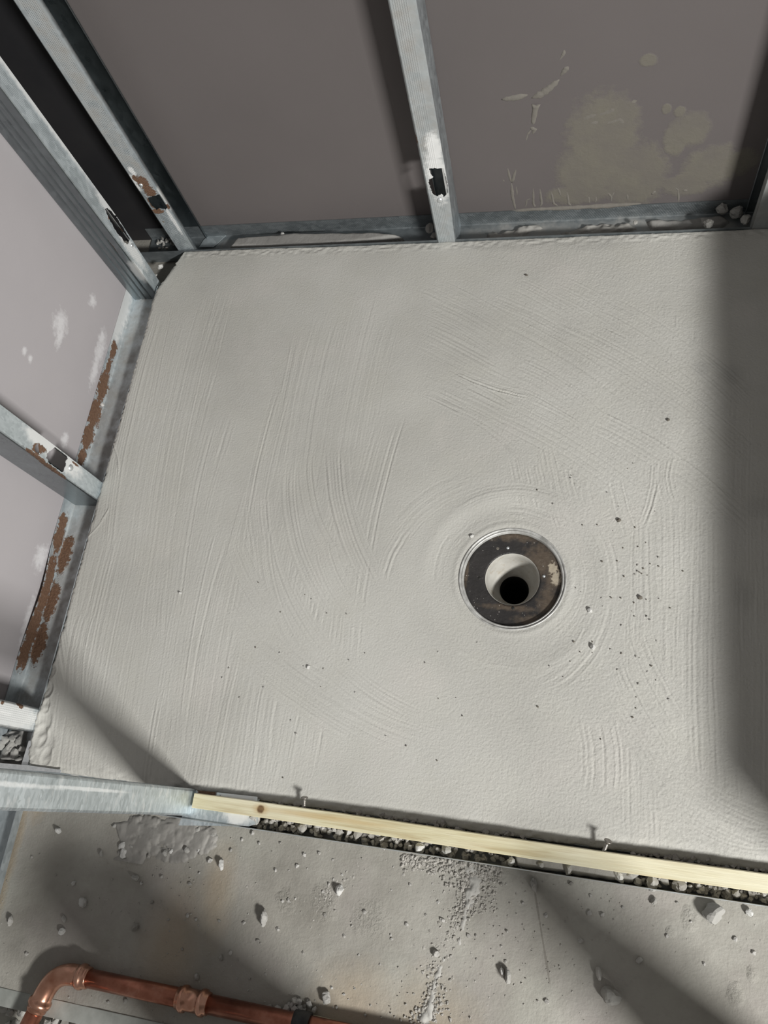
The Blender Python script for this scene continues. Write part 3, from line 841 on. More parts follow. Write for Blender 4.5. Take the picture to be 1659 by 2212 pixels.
drain = empty('floor_drain', (DC[0], DC[1], DZ), 'round floor drain with a dark rusty ring set in the grey screed', 'drain')
M_rim = mat_simple('drain_rim', (0.24, 0.235, 0.22), (0.58, 0.575, 0.555), 60, 0.45, 0.2)
def mat_drain_ring():
    n = NT('drain_ring'); o = n.tc.outputs['Object']
    col = n.mix(n.noise(o, 30, 5), (0.018, 0.017, 0.018), (0.060, 0.055, 0.052))
    mr = n.blobs(o, [(0.040, 0.028, 0.024, 0.026), (0.054, 0.008, 0.012, 0.022), (0.050, -0.03, 0.014, 0.018), (0.0, 0.062, 0.05, 0.007), (-0.064, 0.005, 0.003, 0.03), (0.0, -0.040, 0.036, 0.004), (0.03, -0.056, 0.02, 0.008)], 1.3, 95, 0.9)
    rc = n.mix(n.noise(o, 160, 5), (0.085, 0.055, 0.035), (0.24, 0.19, 0.14))
    col = n.mix(n.math('MULTIPLY', mr, 0.6), col, rc)
    pale = n.blobs(o, [(0.058, 0.006, 0.007, 0.011), (0.053, 0.018, 0.006, 0.008)], 1.5, 190, 0.4)
    col = n.mix(pale, col, (0.46, 0.40, 0.31))
    dots = n.ramp(n.voro(o, 260), [(0.10, 1.0), (0.18, 0.0)])
    dots = n.math('MULTIPLY', dots, n.ramp(n.noise(o, 60, 2), [(0.55, 0.0), (0.62, 1.0)]))
    col = n.mix(dots, col, (0.55, 0.53, 0.5))
    nb = n.bump(n.noise(o, 140, 5, 0.65), 0.5, 0.002)
    return n.out(col, 0.42, 0.25, nb)
z_r = -0.0055
def dpart(name, bm, mat, smooth=True, parent=None):
    me = bm_mesh(bm, name); o = link(name, me, mat, parent or drain, smooth=smooth); return o
dpart('rim', lathe_bm([(0.0735, -0.012), (0.0728, -0.001), (0.0722, 0.0006), (0.0708, 0.0006), (0.0700, -0.0006), (0.0694, -0.0016), (0.0686, -0.0006), (0.0676, -0.0004), (0.0664, -0.0022), (0.0656, z_r - 0.001), (0.0656, -0.014), (0.0735, -0.014)], 96, True), M_rim)
dpart('clamp_ring', lathe_bm([(0.0665, z_r - 0.003), (0.0655, z_r), (0.062, z_r - 0.0006), (0.050, z_r - 0.0010), (0.040, z_r - 0.0012), (0.0372, z_r - 0.0016), (0.0366, z_r - 0.003), (0.0366, z_r - 0.010), (0.0665, z_r - 0.010)], 96, True), mat_drain_ring())
def mat_throat():
    n = NT('drain_throat'); o = n.tc.outputs['Object']
    col = n.mix(n.noise(o, 60, 5), (0.30, 0.285, 0.25), (0.54, 0.525, 0.49))
    col = n.mix(n.ramp(n.noise(o, 130, 4), [(0.55, 0.0), (0.75, 0.7)]), col, (0.30, 0.24, 0.17))
    return n.out(col, 0.45, 0.0, n.bump(n.noise(o, 150, 3), 0.2, 0.001))
th = [(0.0370, z_r - 0.0010), (0.0358, z_r - 0.0024), (0.0350, z_r - 0.012), (0.0322, z_r - 0.026), (0.0275, z_r - 0.040), (0.0225, z_r - 0.050), (0.0205, z_r - 0.056)]
dpart('throat', lathe_bm(th, 64), mat_throat())
M_black = mat_simple('hole_black', (0.006, 0.006, 0.005), (0.02, 0.018, 0.015), 60, 0.6)  # grimy black of the outlet; also paints the dark inside the bolt holes
pb = lathe_bm([(0.0206, z_r - 0.055), (0.0200, z_r - 0.07), (0.0200, z_r - 0.20), (0.0001, z_r - 0.20)], 48)
dpart('outlet_pipe', pb, M_black)
for (u, v, mt_, nm) in [(1097, 1183, M_bright, 'screw'), (1175, 1244, M_bright, 'screw'), (1035, 1248, M_black, 'bolt_hole'), (1108, 1313, M_black, 'bolt_hole'), (1075, 1184, M_dark, 'bolt_hole')]:
    q = P(u, v, DZ + z_r)
    bm = lathe_bm([(0.0001, 0.0012), (0.0012, 0.0011), (0.0021, 0.0005), (0.0023, -0.002)] if nm == 'screw' else [(0.0001, 0.0002), (0.0018, 0.0002), (0.0022, 0.0000), (0.0023, -0.002)], 12)
    bm.transform(Matrix.Translation((q.x - DC[0], q.y - DC[1], z_r - 0.0010)))
    dpart(nm, bm, mt_)

# ------------------------------------------------------------------ timber batten with its screws
zb = 0.010
p0, p1, p2, p3 = P(425, 1713, zb), P(1353, 1847, zb), P(954, 1823, zb), P(421, 1738, zb)
yt0, yb0 = p0.y, p3.y
x_b0 = xf + 0.0050
bm = bmesh.new()
NS = 60; rows = []
xe = 0.46
ya = P(700, 1752, zb).y; yb_ = P(954, 1824, zb).y
for i in range(NS + 1):
    t = i / NS; x = x_b0 + (xe - x_b0) * t
    wv = 0.0006 * math.sin(t * 9) + rnd.uniform(-0.00015, 0.00015)
    yu, yd_ = ya + wv, yb_ + wv - 0.002 * t
    if i < 5: yd_ += 0.0
    c = 0.0009
    rows.append([bm.verts.new((x, y, z)) for (y, z) in ((yu, -0.008), (yu, zb - c), (yu - c, zb), (yd_ + c, zb), (yd_, zb - c), (yd_, -0.008))])
for a, b in zip(rows, rows[1:]):
    for k in range(6): bm.faces.new((a[k], a[(k + 1) % 6], b[(k + 1) % 6], b[k]))
bm.faces.new(rows[0]); bm.faces.new(rows[-1])
kq = P(563, 1748, zb)
batten = empty('timber_batten', (x_b0, ya, 0.0), 'pale bare timber batten with one dark knot in the front track', 'batten')
M_batten = mat_wood('batten_wood', [(kq.x, kq.y, 0.0052)])
shift_parent(link('beam', bm_mesh(bm, 'beam'), M_batten), batten)


def screw_bm(a, b, rh, rs):
    a, b = Vector(a), Vector(b); L = (b - a).length
    prof = [(0.0001, 0.0), (rs * 0.7, 0.0)]
    k = 9
    for i in range(k):
        z = L * 0.72 * (i + 1) / k
        prof += [(rs, z - 0.0006), (rs * 1.45, z), (rs, z + 0.0004)]
    prof += [(rs, L - 0.0035), (rh, L - 0.0008), (rh, L), (rh * 0.5, L - 0.0001), (0.0001, L - 0.0006)]
    bm = lathe_bm(prof, 12)
    q = (b - a).to_track_quat('Z', 'Y').to_matrix().to_4x4()
    bm.transform(Matrix.Translation(a) @ q)
    return bm


def batten_screw(base_px, head_px, z0, z1):
    a = P(*base_px, z0); b = P(*head_px, z1)
    a = a + (a - b) * 0.25
    o = link('screw', bm_mesh(screw_bm(a, b, 0.0046, 0.0017), 'screw'), M_steel, smooth=True)
    o['label'] = 'steel screw standing out of the back edge'
    shift_parent(o, batten)
batten_screw((1303, 1842), (1314, 1816), 0.004, 0.012)
batten_screw((657, 1745), (658, 1722), 0.004, 0.008)

# ------------------------------------------------------------------ stones, crumbs, lumps
def rock_mesh(name, seed, mat, sub=1, rough=0.33, flat=(1, 1, 0.95)):
    r = random.Random(seed); bm = bmesh.new()
    bmesh.ops.create_icosphere(bm, subdivisions=sub, radius=1.0)
    cuts = [(Vector((r.uniform(-1, 1), r.uniform(-1, 1), r.uniform(-1, 1))).normalized(), r.uniform(0.5, 0.85)) for _ in range(9)]
    for v in bm.verts:
        for nrm_, dd in cuts:
            e = v.co.dot(nrm_) - dd
            if e > 0: v.co -= nrm_ * e
        v.co *= 1 + r.uniform(-rough, rough) * 0.6
        v.co.x *= flat[0]; v.co.y *= flat[1]; v.co.z *= flat[2]
    me = bm_mesh(bm, name); me.materials.append(mat)
    return me


from mathutils import noise as mnoise
M_pale = mat_mortar('pale_mortar', (0.50, 0.49, 0.465), (0.66, 0.65, 0.63), 0.85, 260)
def big_rock(name, seed, mat):
    r = random.Random(seed); bm = bmesh.new(); bmesh.ops.create_icosphere(bm, subdivisions=3, radius=1.0)
    cuts = [(Vector((r.uniform(-1, 1), r.uniform(-1, 1), r.uniform(-0.6, 1))).normalized(), r.uniform(0.55, 0.85)) for _ in range(8)]
    off_ = Vector((seed * 3.1, seed * 1.7, 0))
    for v in bm.verts:
        for nrm_, dd in cuts:
            e = v.co.dot(nrm_) - dd
            if e > 0: v.co -= nrm_ * e * 0.92
        v.co += v.normal * (0.16 * mnoise.noise(v.co * 2.1 + off_) + 0.09 * mnoise.noise(v.co * 6.0 + off_))
    me = bm_mesh(bm, name); me.materials.append(mat); return me
BIG = [big_rock('rock', 300 + i, M_stone) for i in range(5)]
BIGP = [big_rock('rock', 320 + i, M_pale) for i in range(5)]
BIGM = [big_rock('lump', 340 + i, M_mortar) for i in range(5)]
ROCKS = [rock_mesh('rock', 40 + i, M_stone, 2 if i < 6 else 1) for i in range(12)]
LUMPS = [rock_mesh('lump', 80 + i, M_mortar, 2, 0.25, (1, 1, 0.75)) for i in range(6)]
GRITS = [rock_mesh('grit', 120 + i, M_dark, 1) for i in range(4)]


def rock(name, p, r, label, cat, group=None, pool=ROCKS, stretch=None, zrot=None, sink=0.25):
    if group is None and pool is not GRITS:
        pool = BIGP if ('white' in label or 'pale' in label) else (BIGM if 'mortar' in label else (BIG if pool is ROCKS else pool))
    o = bpy.data.objects.new(name, rnd.choice(pool)); C.objects.link(o)
    sx_, sy_, sz_ = stretch or (rnd.uniform(0.85, 1.15), rnd.uniform(0.75, 1.05), rnd.uniform(0.7, 1.0))
    o.scale = (r * sx_, r * sy_, r * sz_)
    o.rotation_euler = (0, 0, rnd.uniform(0, 6.28) if zrot is None else zrot)
    o.location = (p.x, p.y, p.z + r * sz_ * (0.6 - sink))
    return tag(o, label, cat, group)


# rubble stones lying in the front track beside the batten
G = 'rubble stones in the front track'
tr_in, tr_out = yb_ - 0.0005, fo + 0.0012
def along(u0, v0, u1, v1, t): return (u0 + (u1 - u0) * t, v0 + (v1 - v0) * t)
big = [(548, 1772, .0095, 'big rounded tan stone in the track at the cut end of the metal plate'), (652, 1791, .0062, 'whitish stone in the front track right under the batten screw'),
       (905, 1838, .0080, 'pale blocky stone in the track just before the smooth mortar bed'), (962, 1837, .0075, 'grey stone at the edge of the smooth mortar bed in the track'),
       (1103, 1862, .0058, 'lone white stone on the smooth mortar bed of the track'), (1168, 1868, .0050, 'small grey stone at the middle of the mortar bed'),
       (1228, 1880, .0072, 'reddish stone lying at the far end of the mortar bed'), (1338, 1896, .0068, 'first white stone after the mortar bed, right of it'),
       (1410, 1912, .0085, 'largest grey stone in the right half of the track'), (1466, 1918, .0090, 'dark grey stone where the track rubble turns shaded')]
taken = []
for (u, v, r, lb) in big:
    q = P(u, v, -0.006); q.y = min(max(q.y, tr_out + r * 0.6), tr_in - r * 0.2)
    rock('stone', Vector((q.x, q.y, -0.010)), r, lb, 'stone', None); taken.append((q.x, q.y, r))
k = 0
while k < 130:
    side = rnd.random()
    if side < 0.62:
        u, v = along(565, 1781, 950, 1842, rnd.random())
    else:
        u, v = along(1330, 1898, 1659, 1955, rnd.random())
    q = P(u, v, -0.008)
    r = rnd.choice([.0028, .0034, .004, .005, .006])
    y = rnd.uniform(tr_out + r * 0.8, tr_in + 0.002)
    if any(math.hypot(q.x - a, y - b) < (r + c) * 0.75 for a, b, c in taken): 
        k += 0.2; continue
    taken.append((q.x, y, r)); k += 1
    rock('stone', Vector((q.x, y, -0.016 + rnd.uniform(0, 0.006))), r * 1.1, 'small rubble stone wedged between the timber batten and the track edge', 'stone', G)
# fine rubble filling the track
bm = bmesh.new()
rr_ = random.Random(21)
for i in range(1500):
    t = rr_.random()
    x = -0.395 + t * 0.78
    if -0.035 < x < 0.085: continue
    y = rr_.uniform(fo + 0.002, -0.0135); r = rr_.uniform(.0018, .0048)
    b2 = bmesh.ops.create_icosphere(bm, subdivisions=1, radius=r, matrix=Matrix.Translation((x, y, -0.0175 + rr_.uniform(-.004, .004) + (0.004 if y > ya else 0))))
    for v in b2['verts']: v.co += Vector((rr_.uniform(-1, 1), rr_.uniform(-1, 1), rr_.uniform(-1, 1))) * r * 0.35
for f in bm.faces: f.smooth = False
o = link('track_gravel', bm_mesh(bm, 'track_gravel'), mat_simple('gravel_grey', (0.22, 0.205, 0.185), (0.48, 0.46, 0.43), 90, 0.9))
tag(o, 'fine grey gravel filling the bottom of the front track', 'gravel', kind='stuff')

# smooth mortar bed in the middle of that track
def lumpy_patch(name, pts, z0, h, mat, seed, sp_=0.0016, rough=0.0012, parent=None, edge_r=0.006, cells=(6, 3), bumps=()):
    """low mound over a polygon of floor points"""
    xs = [p[0] for p in pts]; ys = [p[1] for p in pts]
    gx = np.arange(min(xs) - sp_ * 2, max(xs) + sp_ * 2, sp_); gy = np.arange(min(ys) - sp_ * 2, max(ys) + sp_ * 2, sp_)
    A, B = np.meshgrid(gx, gy, indexing='ij')
    d = np.full(A.shape, 1e9); ins = np.zeros(A.shape, bool)
    n_ = len(pts); j = n_ - 1
    for i in range(n_):
        ax, ay = pts[j]; bx, by = pts[i]
        den = (by - ay) if abs(by - ay) > 1e-12 else 1e-12
        ins ^= ((by > B) != (ay > B)) & (A < (ax - bx) * (B - by) / (ay - by if abs(ay - by) > 1e-12 else 1e-12) + bx)
        L2 = (bx - ax) ** 2 + (by - ay) ** 2 + 1e-14
        t = np.clip(((A - ax) * (bx - ax) + (B - ay) * (by - ay)) / L2, 0, 1)
        d = np.minimum(d, np.hypot(A - ax - t * (bx - ax), B - ay - t * (by - ay))); j = i
    sd = np.where(ins, d, -d) + 0.0012 * vnoise(*A.shape, cells[1], cells[1], seed)
    prof = np.sqrt(np.clip(1 - (1 - np.clip(sd / edge_r, 0, 1)) ** 2, 0, 1))
    Zp = z0 - 0.0005 + prof * (h + rough * vnoise(*A.shape, cells[0], cells[0], seed + 1) + rough * 0.5 * vnoise(*A.shape, cells[1], cells[1], seed + 2))
    for (bx_, by_, br, bh) in bumps:
        dd_ = np.hypot((A - bx_) / br, (B - by_) / (br * 0.8)) + 0.42 * vnoise(*A.shape, 9, 9, seed + 9 + int(br * 1e5)) + 0.15 * vnoise(*A.shape, 4, 4, seed + 5)
        dome = np.where(dd_ < 1.35, bh * np.clip(1 - (np.clip(dd_, 0, 9) / 1.35) ** 3, 0, 1) ** 0.5 * (1 + 0.5 * (A - bx_) / br), 0)
        Zp = np.maximum(Zp, z0 - 0.0005 + dome); sd = np.maximum(sd, (1.35 - dd_) * br)
    kk = sd > -sp_ * 0.8
    keep_ = kk[:-1, :-1] | kk[1:, :-1] | kk[1:, 1:] | kk[:-1, 1:]
    me = grid_mesh(name, A, B, Zp, keep_)
    return link(name, me, mat, parent)


M_bed = mat_mortar('bed_mortar', (0.25, 0.24, 0.225), (0.33, 0.32, 0.30), 0.85, 150)
mb = lumpy_patch('mortar_bed', [(-0.045, tr_out), (0.088, tr_out), (0.10, tr_in + .004), (-0.052, tr_in + .004)], ZT, 0.0205, M_bed, 31, 0.0015, 0.0006, None, 0.004, (18, 6))
tag(mb, 'smooth grey mortar bed filling the middle of the front track', 'mortar')

# fill of mortar in the back track, left of the lone stud
def pxpoly(lst, z): return [(P(u, v, z).x, P(u, v, z).y) for u, v in lst]
mf = lumpy_patch('mortar_bed', pxpoly([(488, 533), (512, 508), (640, 499), (800, 497), (870, 502), (820, 514), (760, 521), (640, 530)], -0.008), ZT, 0.0185, M_mortar_wet, 33, 0.002, 0.0006, None, 0.005, (20, 7))
tag(mf, 'thin grey mortar fill in the back track near the left corner', 'mortar')

# lumps and smears in the back track
def lump_at(u, v, r, label, z=ZT, pool=LUMPS, group=None, st=None, name='mortar_lump', cat='mortar lump'):
    return rock(name, P(u, v, z + r * 0.3), r, label, cat, group, pool, st)


M_splat2 = mat_mortar('smear_mortar', (0.24, 0.232, 0.215), (0.35, 0.338, 0.318), 0.8, 70)
sm = lumpy_patch('mortar_smear', pxpoly([(1050, 500), (1062, 490), (1080, 497), (1095, 491), (1112, 487), (1130, 480), (1165, 476), (1172, 484), (1140, 492), (1128, 508), (1060, 512)], -0.016), ZT, 0.0055, M_splat2, 41, 0.0014, 0.003, None, 0.004, (8, 4))
tag(sm, 'torn mortar smear in the back track just right of the lone stud', 'mortar')
sm = lumpy_patch('mortar_smear', pxpoly([(1210, 497), (1240, 486), (1300, 474), (1360, 474), (1380, 484), (1345, 494), (1260, 500), (1215, 506)], -0.016), ZT, 0.005, M_splat2, 43, 0.0015, 0.004, None, 0.004, (6, 4))
tag(sm, 'rough pitted mortar smear in the right half of the back track', 'mortar')
sm = lumpy_patch('mortar_smear', pxpoly([(1400, 470), (1500, 462), (1560, 458), (1580, 470), (1560, 484), (1480, 488), (1410, 490)], -0.016), ZT, 0.007, M_mortar_wet, 45, 0.0018, 0.003, None, 0.006, (12, 6))
tag(sm, 'shaded mortar smear in the back track towards the right corner', 'mortar')
for (u, v, r, lb) in [(930, 496, .010, 'broken mortar flake in the track at the left foot of the lone stud'), (938, 512, .007, 'angular crumb wedged under the lone stud, next to the flake'), (612, 507, .0042, 'small pale crumb on the thin mortar fill near the left corner'),
                      (1560, 452, .011, 'large mortar lump heaped in the right corner of the back track'), (1590, 462, .011, 'rounded mortar lump at the foot of the right end stud'), (1610, 478, .009, 'mortar lump on the screed edge below the right end stud'),
                      (1372, 482, .0045, 'yellowish crumb among the pitted smear of the back track'), (1530, 486, .008, 'flat mortar flake on the back edge of the screed'), (347, 578, .0058, 'pale mortar crumb perched on the chamfered corner of the screed'), (337, 595, .003, 'thin mortar tail hanging below the crumb on the chamfered corner')]:
    lump_at(u, v, r, lb, z=-0.006 if v > 470 and u > 1520 else (-0.004 if u < 400 else -0.018))
for i in range(26):
    rock('mortar_crumb', P(rnd.uniform(340, 392), rnd.uniform(508, 543), -0.024), rnd.uniform(.002, .0045), 'small mortar crumb at the foot of the corner studs', 'crumb', 'crumbs at the foot of the corner studs')
plate_par = stud_a
plate_px('foot_plate', [(430, 534), (440, 518), (452, 508), (490, 507), (476, 520), (462, 533)], ZT + 0.0022, 0.0008, mat_zinc('foot_plate_steel', [], [], [], (), 0.8, 0.5), plate_par)
lump_at(222, 874, .0045, 'white plaster chip lying in the left track', z=ZT + 0.004)

# cracked mortar in the front end of the left track
ck_par = lumpy_patch('cracked_mortar', pxpoly([(-60, 1590), (60, 1575), (52, 1645), (-60, 1640)], ZT), ZT, 0.012, M_mortar_wet, 51, 0.0016, 0.006, None, 0.004, (5, 4))
tag(ck_par, 'cracked mortar chunks in the left track below the front end stud', 'mortar')
for i, (u, v, r) in enumerate([(8, 1600, .008), (22, 1612, .008), (38, 1600, .007), (12, 1625, .008), (32, 1630, .009), (46, 1618, .006), (2, 1612, .007), (25, 1595, .006)]):
    q = P(u, v, ZT + 0.012)
    ob = bpy.data.objects.new('chunk', LUMPS[i % 6]); C.objects.link(ob); ob.parent = ck_par
    ob.location = (q.x, q.y, ZT + 0.011); ob.scale = (r * 1.1, r * 0.9, r * 0.6); ob.rotation_euler = (0.2, 0.1, i * 1.3)
bm = bmesh.new()
tabp = [P(62, 1600, -0.002), P(70, 1600, -0.002), P(60, 1652, -0.004), P(46, 1652, -0.004)]
tv = [bm.verts.new(p) for p in tabp] + [bm.verts.new(p - Vector((0.001, 0, 0.012))) for p in tabp]
bm.faces.new(tv[:4]); bm.faces.new(tv[4:][::-1])
for i in range(4): bm.faces.new((tv[i], tv[4 + i], tv[4 + (i + 1) % 4], tv[(i + 1) % 4]))
tb = link('bent_flange', bm_mesh(bm, 'bent_flange'), M_bright)
tag(tb, 'narrow white metal strip standing at the rounded front corner of the screed', 'metal strip')

# mortar splat on the slab below the front stud
M_splat = mat_mortar('splat_mortar', (0.20, 0.19, 0.175), (0.29, 0.278, 0.258), 0.7, 60)
SPL = []
for _m in LUMPS:
    _c = _m.copy(); _c.materials.clear(); _c.materials.append(M_splat); _c.polygons.foreach_set('use_smooth', [True] * len(_c.polygons)); SPL.append(_c)
splat = lumpy_patch('mortar_splat', pxpoly([(245, 1775), (255, 1800), (262, 1830), (262, 1850), (285, 1860), (300, 1845), (325, 1830), (345, 1812), (372, 1806), (360, 1830), (375, 1840), (395, 1825), (420, 1815), (432, 1832), (462, 1830), (470, 1808), (455, 1797), (435, 1780), (430, 1775)], ZF), ZF, 0.0028, M_splat, 61, 0.0009, 0.0016, None, 0.0035, (16, 7),
                    [(P(u, v, ZF).x, P(u, v, ZF).y, r * 1.25, r * 0.34) for (u, v, r) in [(285, 1790, .011), (318, 1800, .012), (345, 1795, .010), (362, 1808, .009), (395, 1800, .010), (425, 1812, .012), (450, 1812, .009), (300, 1822, .012), (268, 1806, .007), (330, 1832, .007), (378, 1828, .008), (352, 1845, .006), (410, 1838, .006), (445, 1826, .007), (300, 1846, .007), (290, 1862, .008), (268, 1870, .009), (320, 1780, .010), (375, 1782, .009), (412, 1786, .009), (386, 1846, .008), (300, 1900, .006), (296, 1910, .004)]])
tag(splat, 'lumpy grey mortar splat on the slab below the wide front stud', 'mortar splat')
for i, (u, v, r) in enumerate([(248, 1784, .004), (268, 1842, .007), (266, 1828, .006), (258, 1843, .003), (357, 1842, .005), (432, 1836, .0045), (462, 1804, .004), (405, 1836, .005), (372, 1838, .004), (430, 1792, .005), (285, 1828, .004)]):
    q = P(u, v, ZF)
    ob = bpy.data.objects.new('lump', BIGP[i % 5] if i in (1, 2, 5, 8) else BIGM[i % 5]); C.objects.link(ob); ob.parent = splat
    ob.location = (q.x, q.y, ZF + r * 0.35); ob.scale = (r * 1.0, r * 0.85, r * 0.55); ob.rotation_euler = (0, 0, i * 2.1)

# prominent crumbs on the slab, one label each
for (u, v, r, lb) in [(126, 1794, .0058, 'round pale crumb on the slab just below the wide front stud at far left'), (220, 1844, .0038, 'small oval crumb left of the mortar splat'), (179, 1950, .0075, 'blocky pale crumb on the slab between the splat and the copper elbow'),
                      (160, 1908, .0030, 'tiny pale crumb above the blocky crumb, left of the splat'), (293, 1896, .0055, 'crumb lying just below the left end of the mortar splat'), (480, 1866, .0062, 'white elongated crumb right of the mortar splat'),
                      (135, 2012, .0050, 'pale flat crumb above the copper elbow'), (139, 1985, .0042, 'small sliver of crumb above the flat crumb by the copper elbow'), (24, 1989, .0055, 'elongated crumb at the left edge of the slab'),
                      (293, 2004, .0052, 'grey crumb on the slab above the long copper tube'), (571, 1983, .0085, 'tall thin crumb standing with a long dark shadow in the middle of the slab'), (733, 1923, .0068, 'pale triangular crumb left of the mortar trail'),
                      (1084, 2098, .0048, 'small white crumb touching the dark oval pebble right of the trail'), (1097, 2110, .0075, 'dark oval pebble right of the mortar trail'), (1293, 2100, .0065, 'thin flake right of the oval pebble'), (1320, 2150, .0110, 'shaded blocky lump of mortar near the lower right'),
                      (1542, 1970, .0130, 'large squarish mortar lump near the right edge under the batten'), (1618, 1972, .0045, 'white crumb at the right edge beside the squarish lump'), (1412, 1946, .0042, 'crumb close below the front track, left of the squarish lump'), (1381, 2074, .0048, 'dark crumb above the shaded lump at lower right'),
                      (1154, 1911, .0068, 'oval flat pebble at the head of the hairline crack'), (706, 2154, .0072, 'rough crumb at the shadow edge above the timber offcut'), (425, 2110, .0040, 'round crumb close above the long copper tube'), (943, 2060, .0045, 'crumb on the slab left of the crack trail foot')]:
    st = (0.55, 1.25, 1.0) if 'thin' in lb or 'elongated' in lb or 'oval' in lb else None
    rock('mortar_crumb', P(u, v, ZF + r * 0.3), r, lb, 'crumb', None, ROCKS if 'mortar' not in lb else LUMPS[:3], st, 0.25 if st else None)
G = 'mortar crumbs scattered on the slab'
pts_c = [(368, 1835), (525, 1815), (545, 1800), (560, 1822), (500, 1838), (660, 1845), (720, 1858), (690, 1845), (740, 1888), (595, 1880), (640, 1870), (665, 1875), (720, 1900), (365, 1985), (405, 1980), (425, 1985), (452, 1860), (475, 1990), (535, 1975), (528, 1992), (430, 1885), (410, 1910), (350, 1895), (610, 1945), (622, 1946), (640, 1940),
         (700, 1925), (713, 1908), (650, 1970), (700, 1975), (745, 2022), (760, 2000), (790, 1970), (845, 2020), (655, 2060), (600, 2005), (560, 2030), (480, 2070), (395, 2050), (500, 2060), (270, 2160), (235, 2165), (150, 2155), (120, 1888), (120, 2130), (70, 1850), (60, 2060), (330, 1948), (305, 1910), (1005, 1880), (1060, 1905), (1085, 1912), (1030, 2020), (1013, 2022), (955, 1985), (945, 1950), (880, 1995), (885, 1910),
         (1178, 1980), (1275, 1972), (1300, 1975), (1255, 2030), (1275, 1935), (1232, 1910), (1160, 2160), (1180, 2165), (1440, 2020), (1520, 2080), (1590, 2030), (1630, 2060), (1490, 1990), (1462, 1950), (1345, 1960), (1130, 1950), (1020, 1955)]
for (u, v) in pts_c:
    rock('mortar_crumb', P(u + rnd.uniform(-2, 2), v + rnd.uniform(-2, 2), ZF), rnd.choice([.0022, .0026, .003, .0036]), 'small pale mortar crumb lying on the dusty slab', 'crumb', G)
for i in range(70):
    u, v = rnd.uniform(480, 1100), rnd.uniform(1800, 2200)
    if v < 1790 + (u - 480) * 0.16: continue
    rock('mortar_crumb', P(u, v, ZF), rnd.uniform(.0012, .0022), 'small pale mortar crumb lying on the dusty slab', 'crumb', G)
# heap beside the timber offcut
for i in range(26):
    u, v = rnd.gauss(628, 22), rnd.gauss(2178, 9)
    rock('mortar_crumb', P(u, min(v, 2186 + (u - 600) * .1), ZF + rnd.uniform(0, .004)), rnd.uniform(.0028, .0062), 'grey mortar crumb in the small heap beside the copper tube', 'crumb', 'heap of crumbs beside the copper tube')
# trail of grains running down from the front track
bm = bmesh.new(); rr_ = random.Random(5)
def grain(u, v, r):
    q = P(u, v, ZF); b2 = bmesh.ops.create_icosphere(bm, subdivisions=1, radius=r, matrix=Matrix.Translation((q.x, q.y, ZF + r * 0.3)) @ Matrix.Diagonal((1, rr_.uniform(.7, 1.3), .7, 1)))
    for v_ in b2['verts']: v_.co += Vector((rr_.uniform(-1, 1), rr_.uniform(-1, 1), rr_.uniform(-1, 1))) * r * 0.3
for i in range(420):
    u = rr_.uniform(868, 1085); t = (u - 868) / 217
    v = 1846 + (u - 868) * 0.13 + abs(rr_.gauss(0, 1)) * (14 + 26 * math.exp(-((u - 1010) / 45) ** 2)); grain(u, v, rr_.uniform(.0008, .0028))
for i in range(420):
    t = rr_.random(); u = 1022 - 118 * t + 14 * math.sin(t * 9) + rr_.gauss(0, 13 + 8 * t); v = 1880 + 332 * t; grain(u, v, rr_.uniform(.0006, .0022))
for i in range(260):
    u = rr_.uniform(985, 1075); v = rr_.uniform(1890, 1975); grain(u, v, rr_.uniform(.0005, .0015))
for i in range(160):
    u = rr_.gauss(720, 30); v = 1925 - (u - 720) * 0.8 + rr_.gauss(0, 14); grain(u, v, rr_.uniform(.0006, .0018))
for i in range(900):
    u = rr_.uniform(0, 1659); v = rr_.uniform(1800, 2212)
    if v < 1800 + max(0, (u - 500)) * 0.155: continue
    grain(u, v, rr_.uniform(.0004, .0011))
o = link('mortar_grit', bm_mesh(bm, 'mortar_grit'), mat_simple('grit_pale', (0.24, 0.226, 0.20), (0.42, 0.40, 0.37), 300, 0.9))
tag(o, 'fine mortar grit strewn over the slab and in a trail from the track', 'grit', kind='stuff')
# dried ridge of mortar along that trail
rdg = lumpy_patch('mortar_ridge', pxpoly([(1000, 1868), (1020, 1872), (1042, 1890), (1036, 1930), (1012, 1965), (1002, 2010), (992, 2050), (988, 2040), (996, 1990), (1004, 1950), (1003, 1920), (1015, 1905)], ZF), ZF, 0.0022, M_mortar, 71, 0.0013, 0.0018, None, 0.003, (5, 3))
tag(rdg, 'thin dried mortar ridge trailing down the slab from the track', 'mortar')
rd2 = lumpy_patch('mortar_ridge', pxpoly([(958, 2050), (968, 2055), (955, 2100), (940, 2150), (935, 2200), (915, 2212), (905, 2200), (925, 2160), (938, 2110)], ZF), ZF, 0.0018, M_mortar, 75, 0.0014, 0.0018, None, 0.004, (5, 3))
tag(rd2, 'lower mortar ridge on the slab reaching the bottom of the trail', 'mortar')
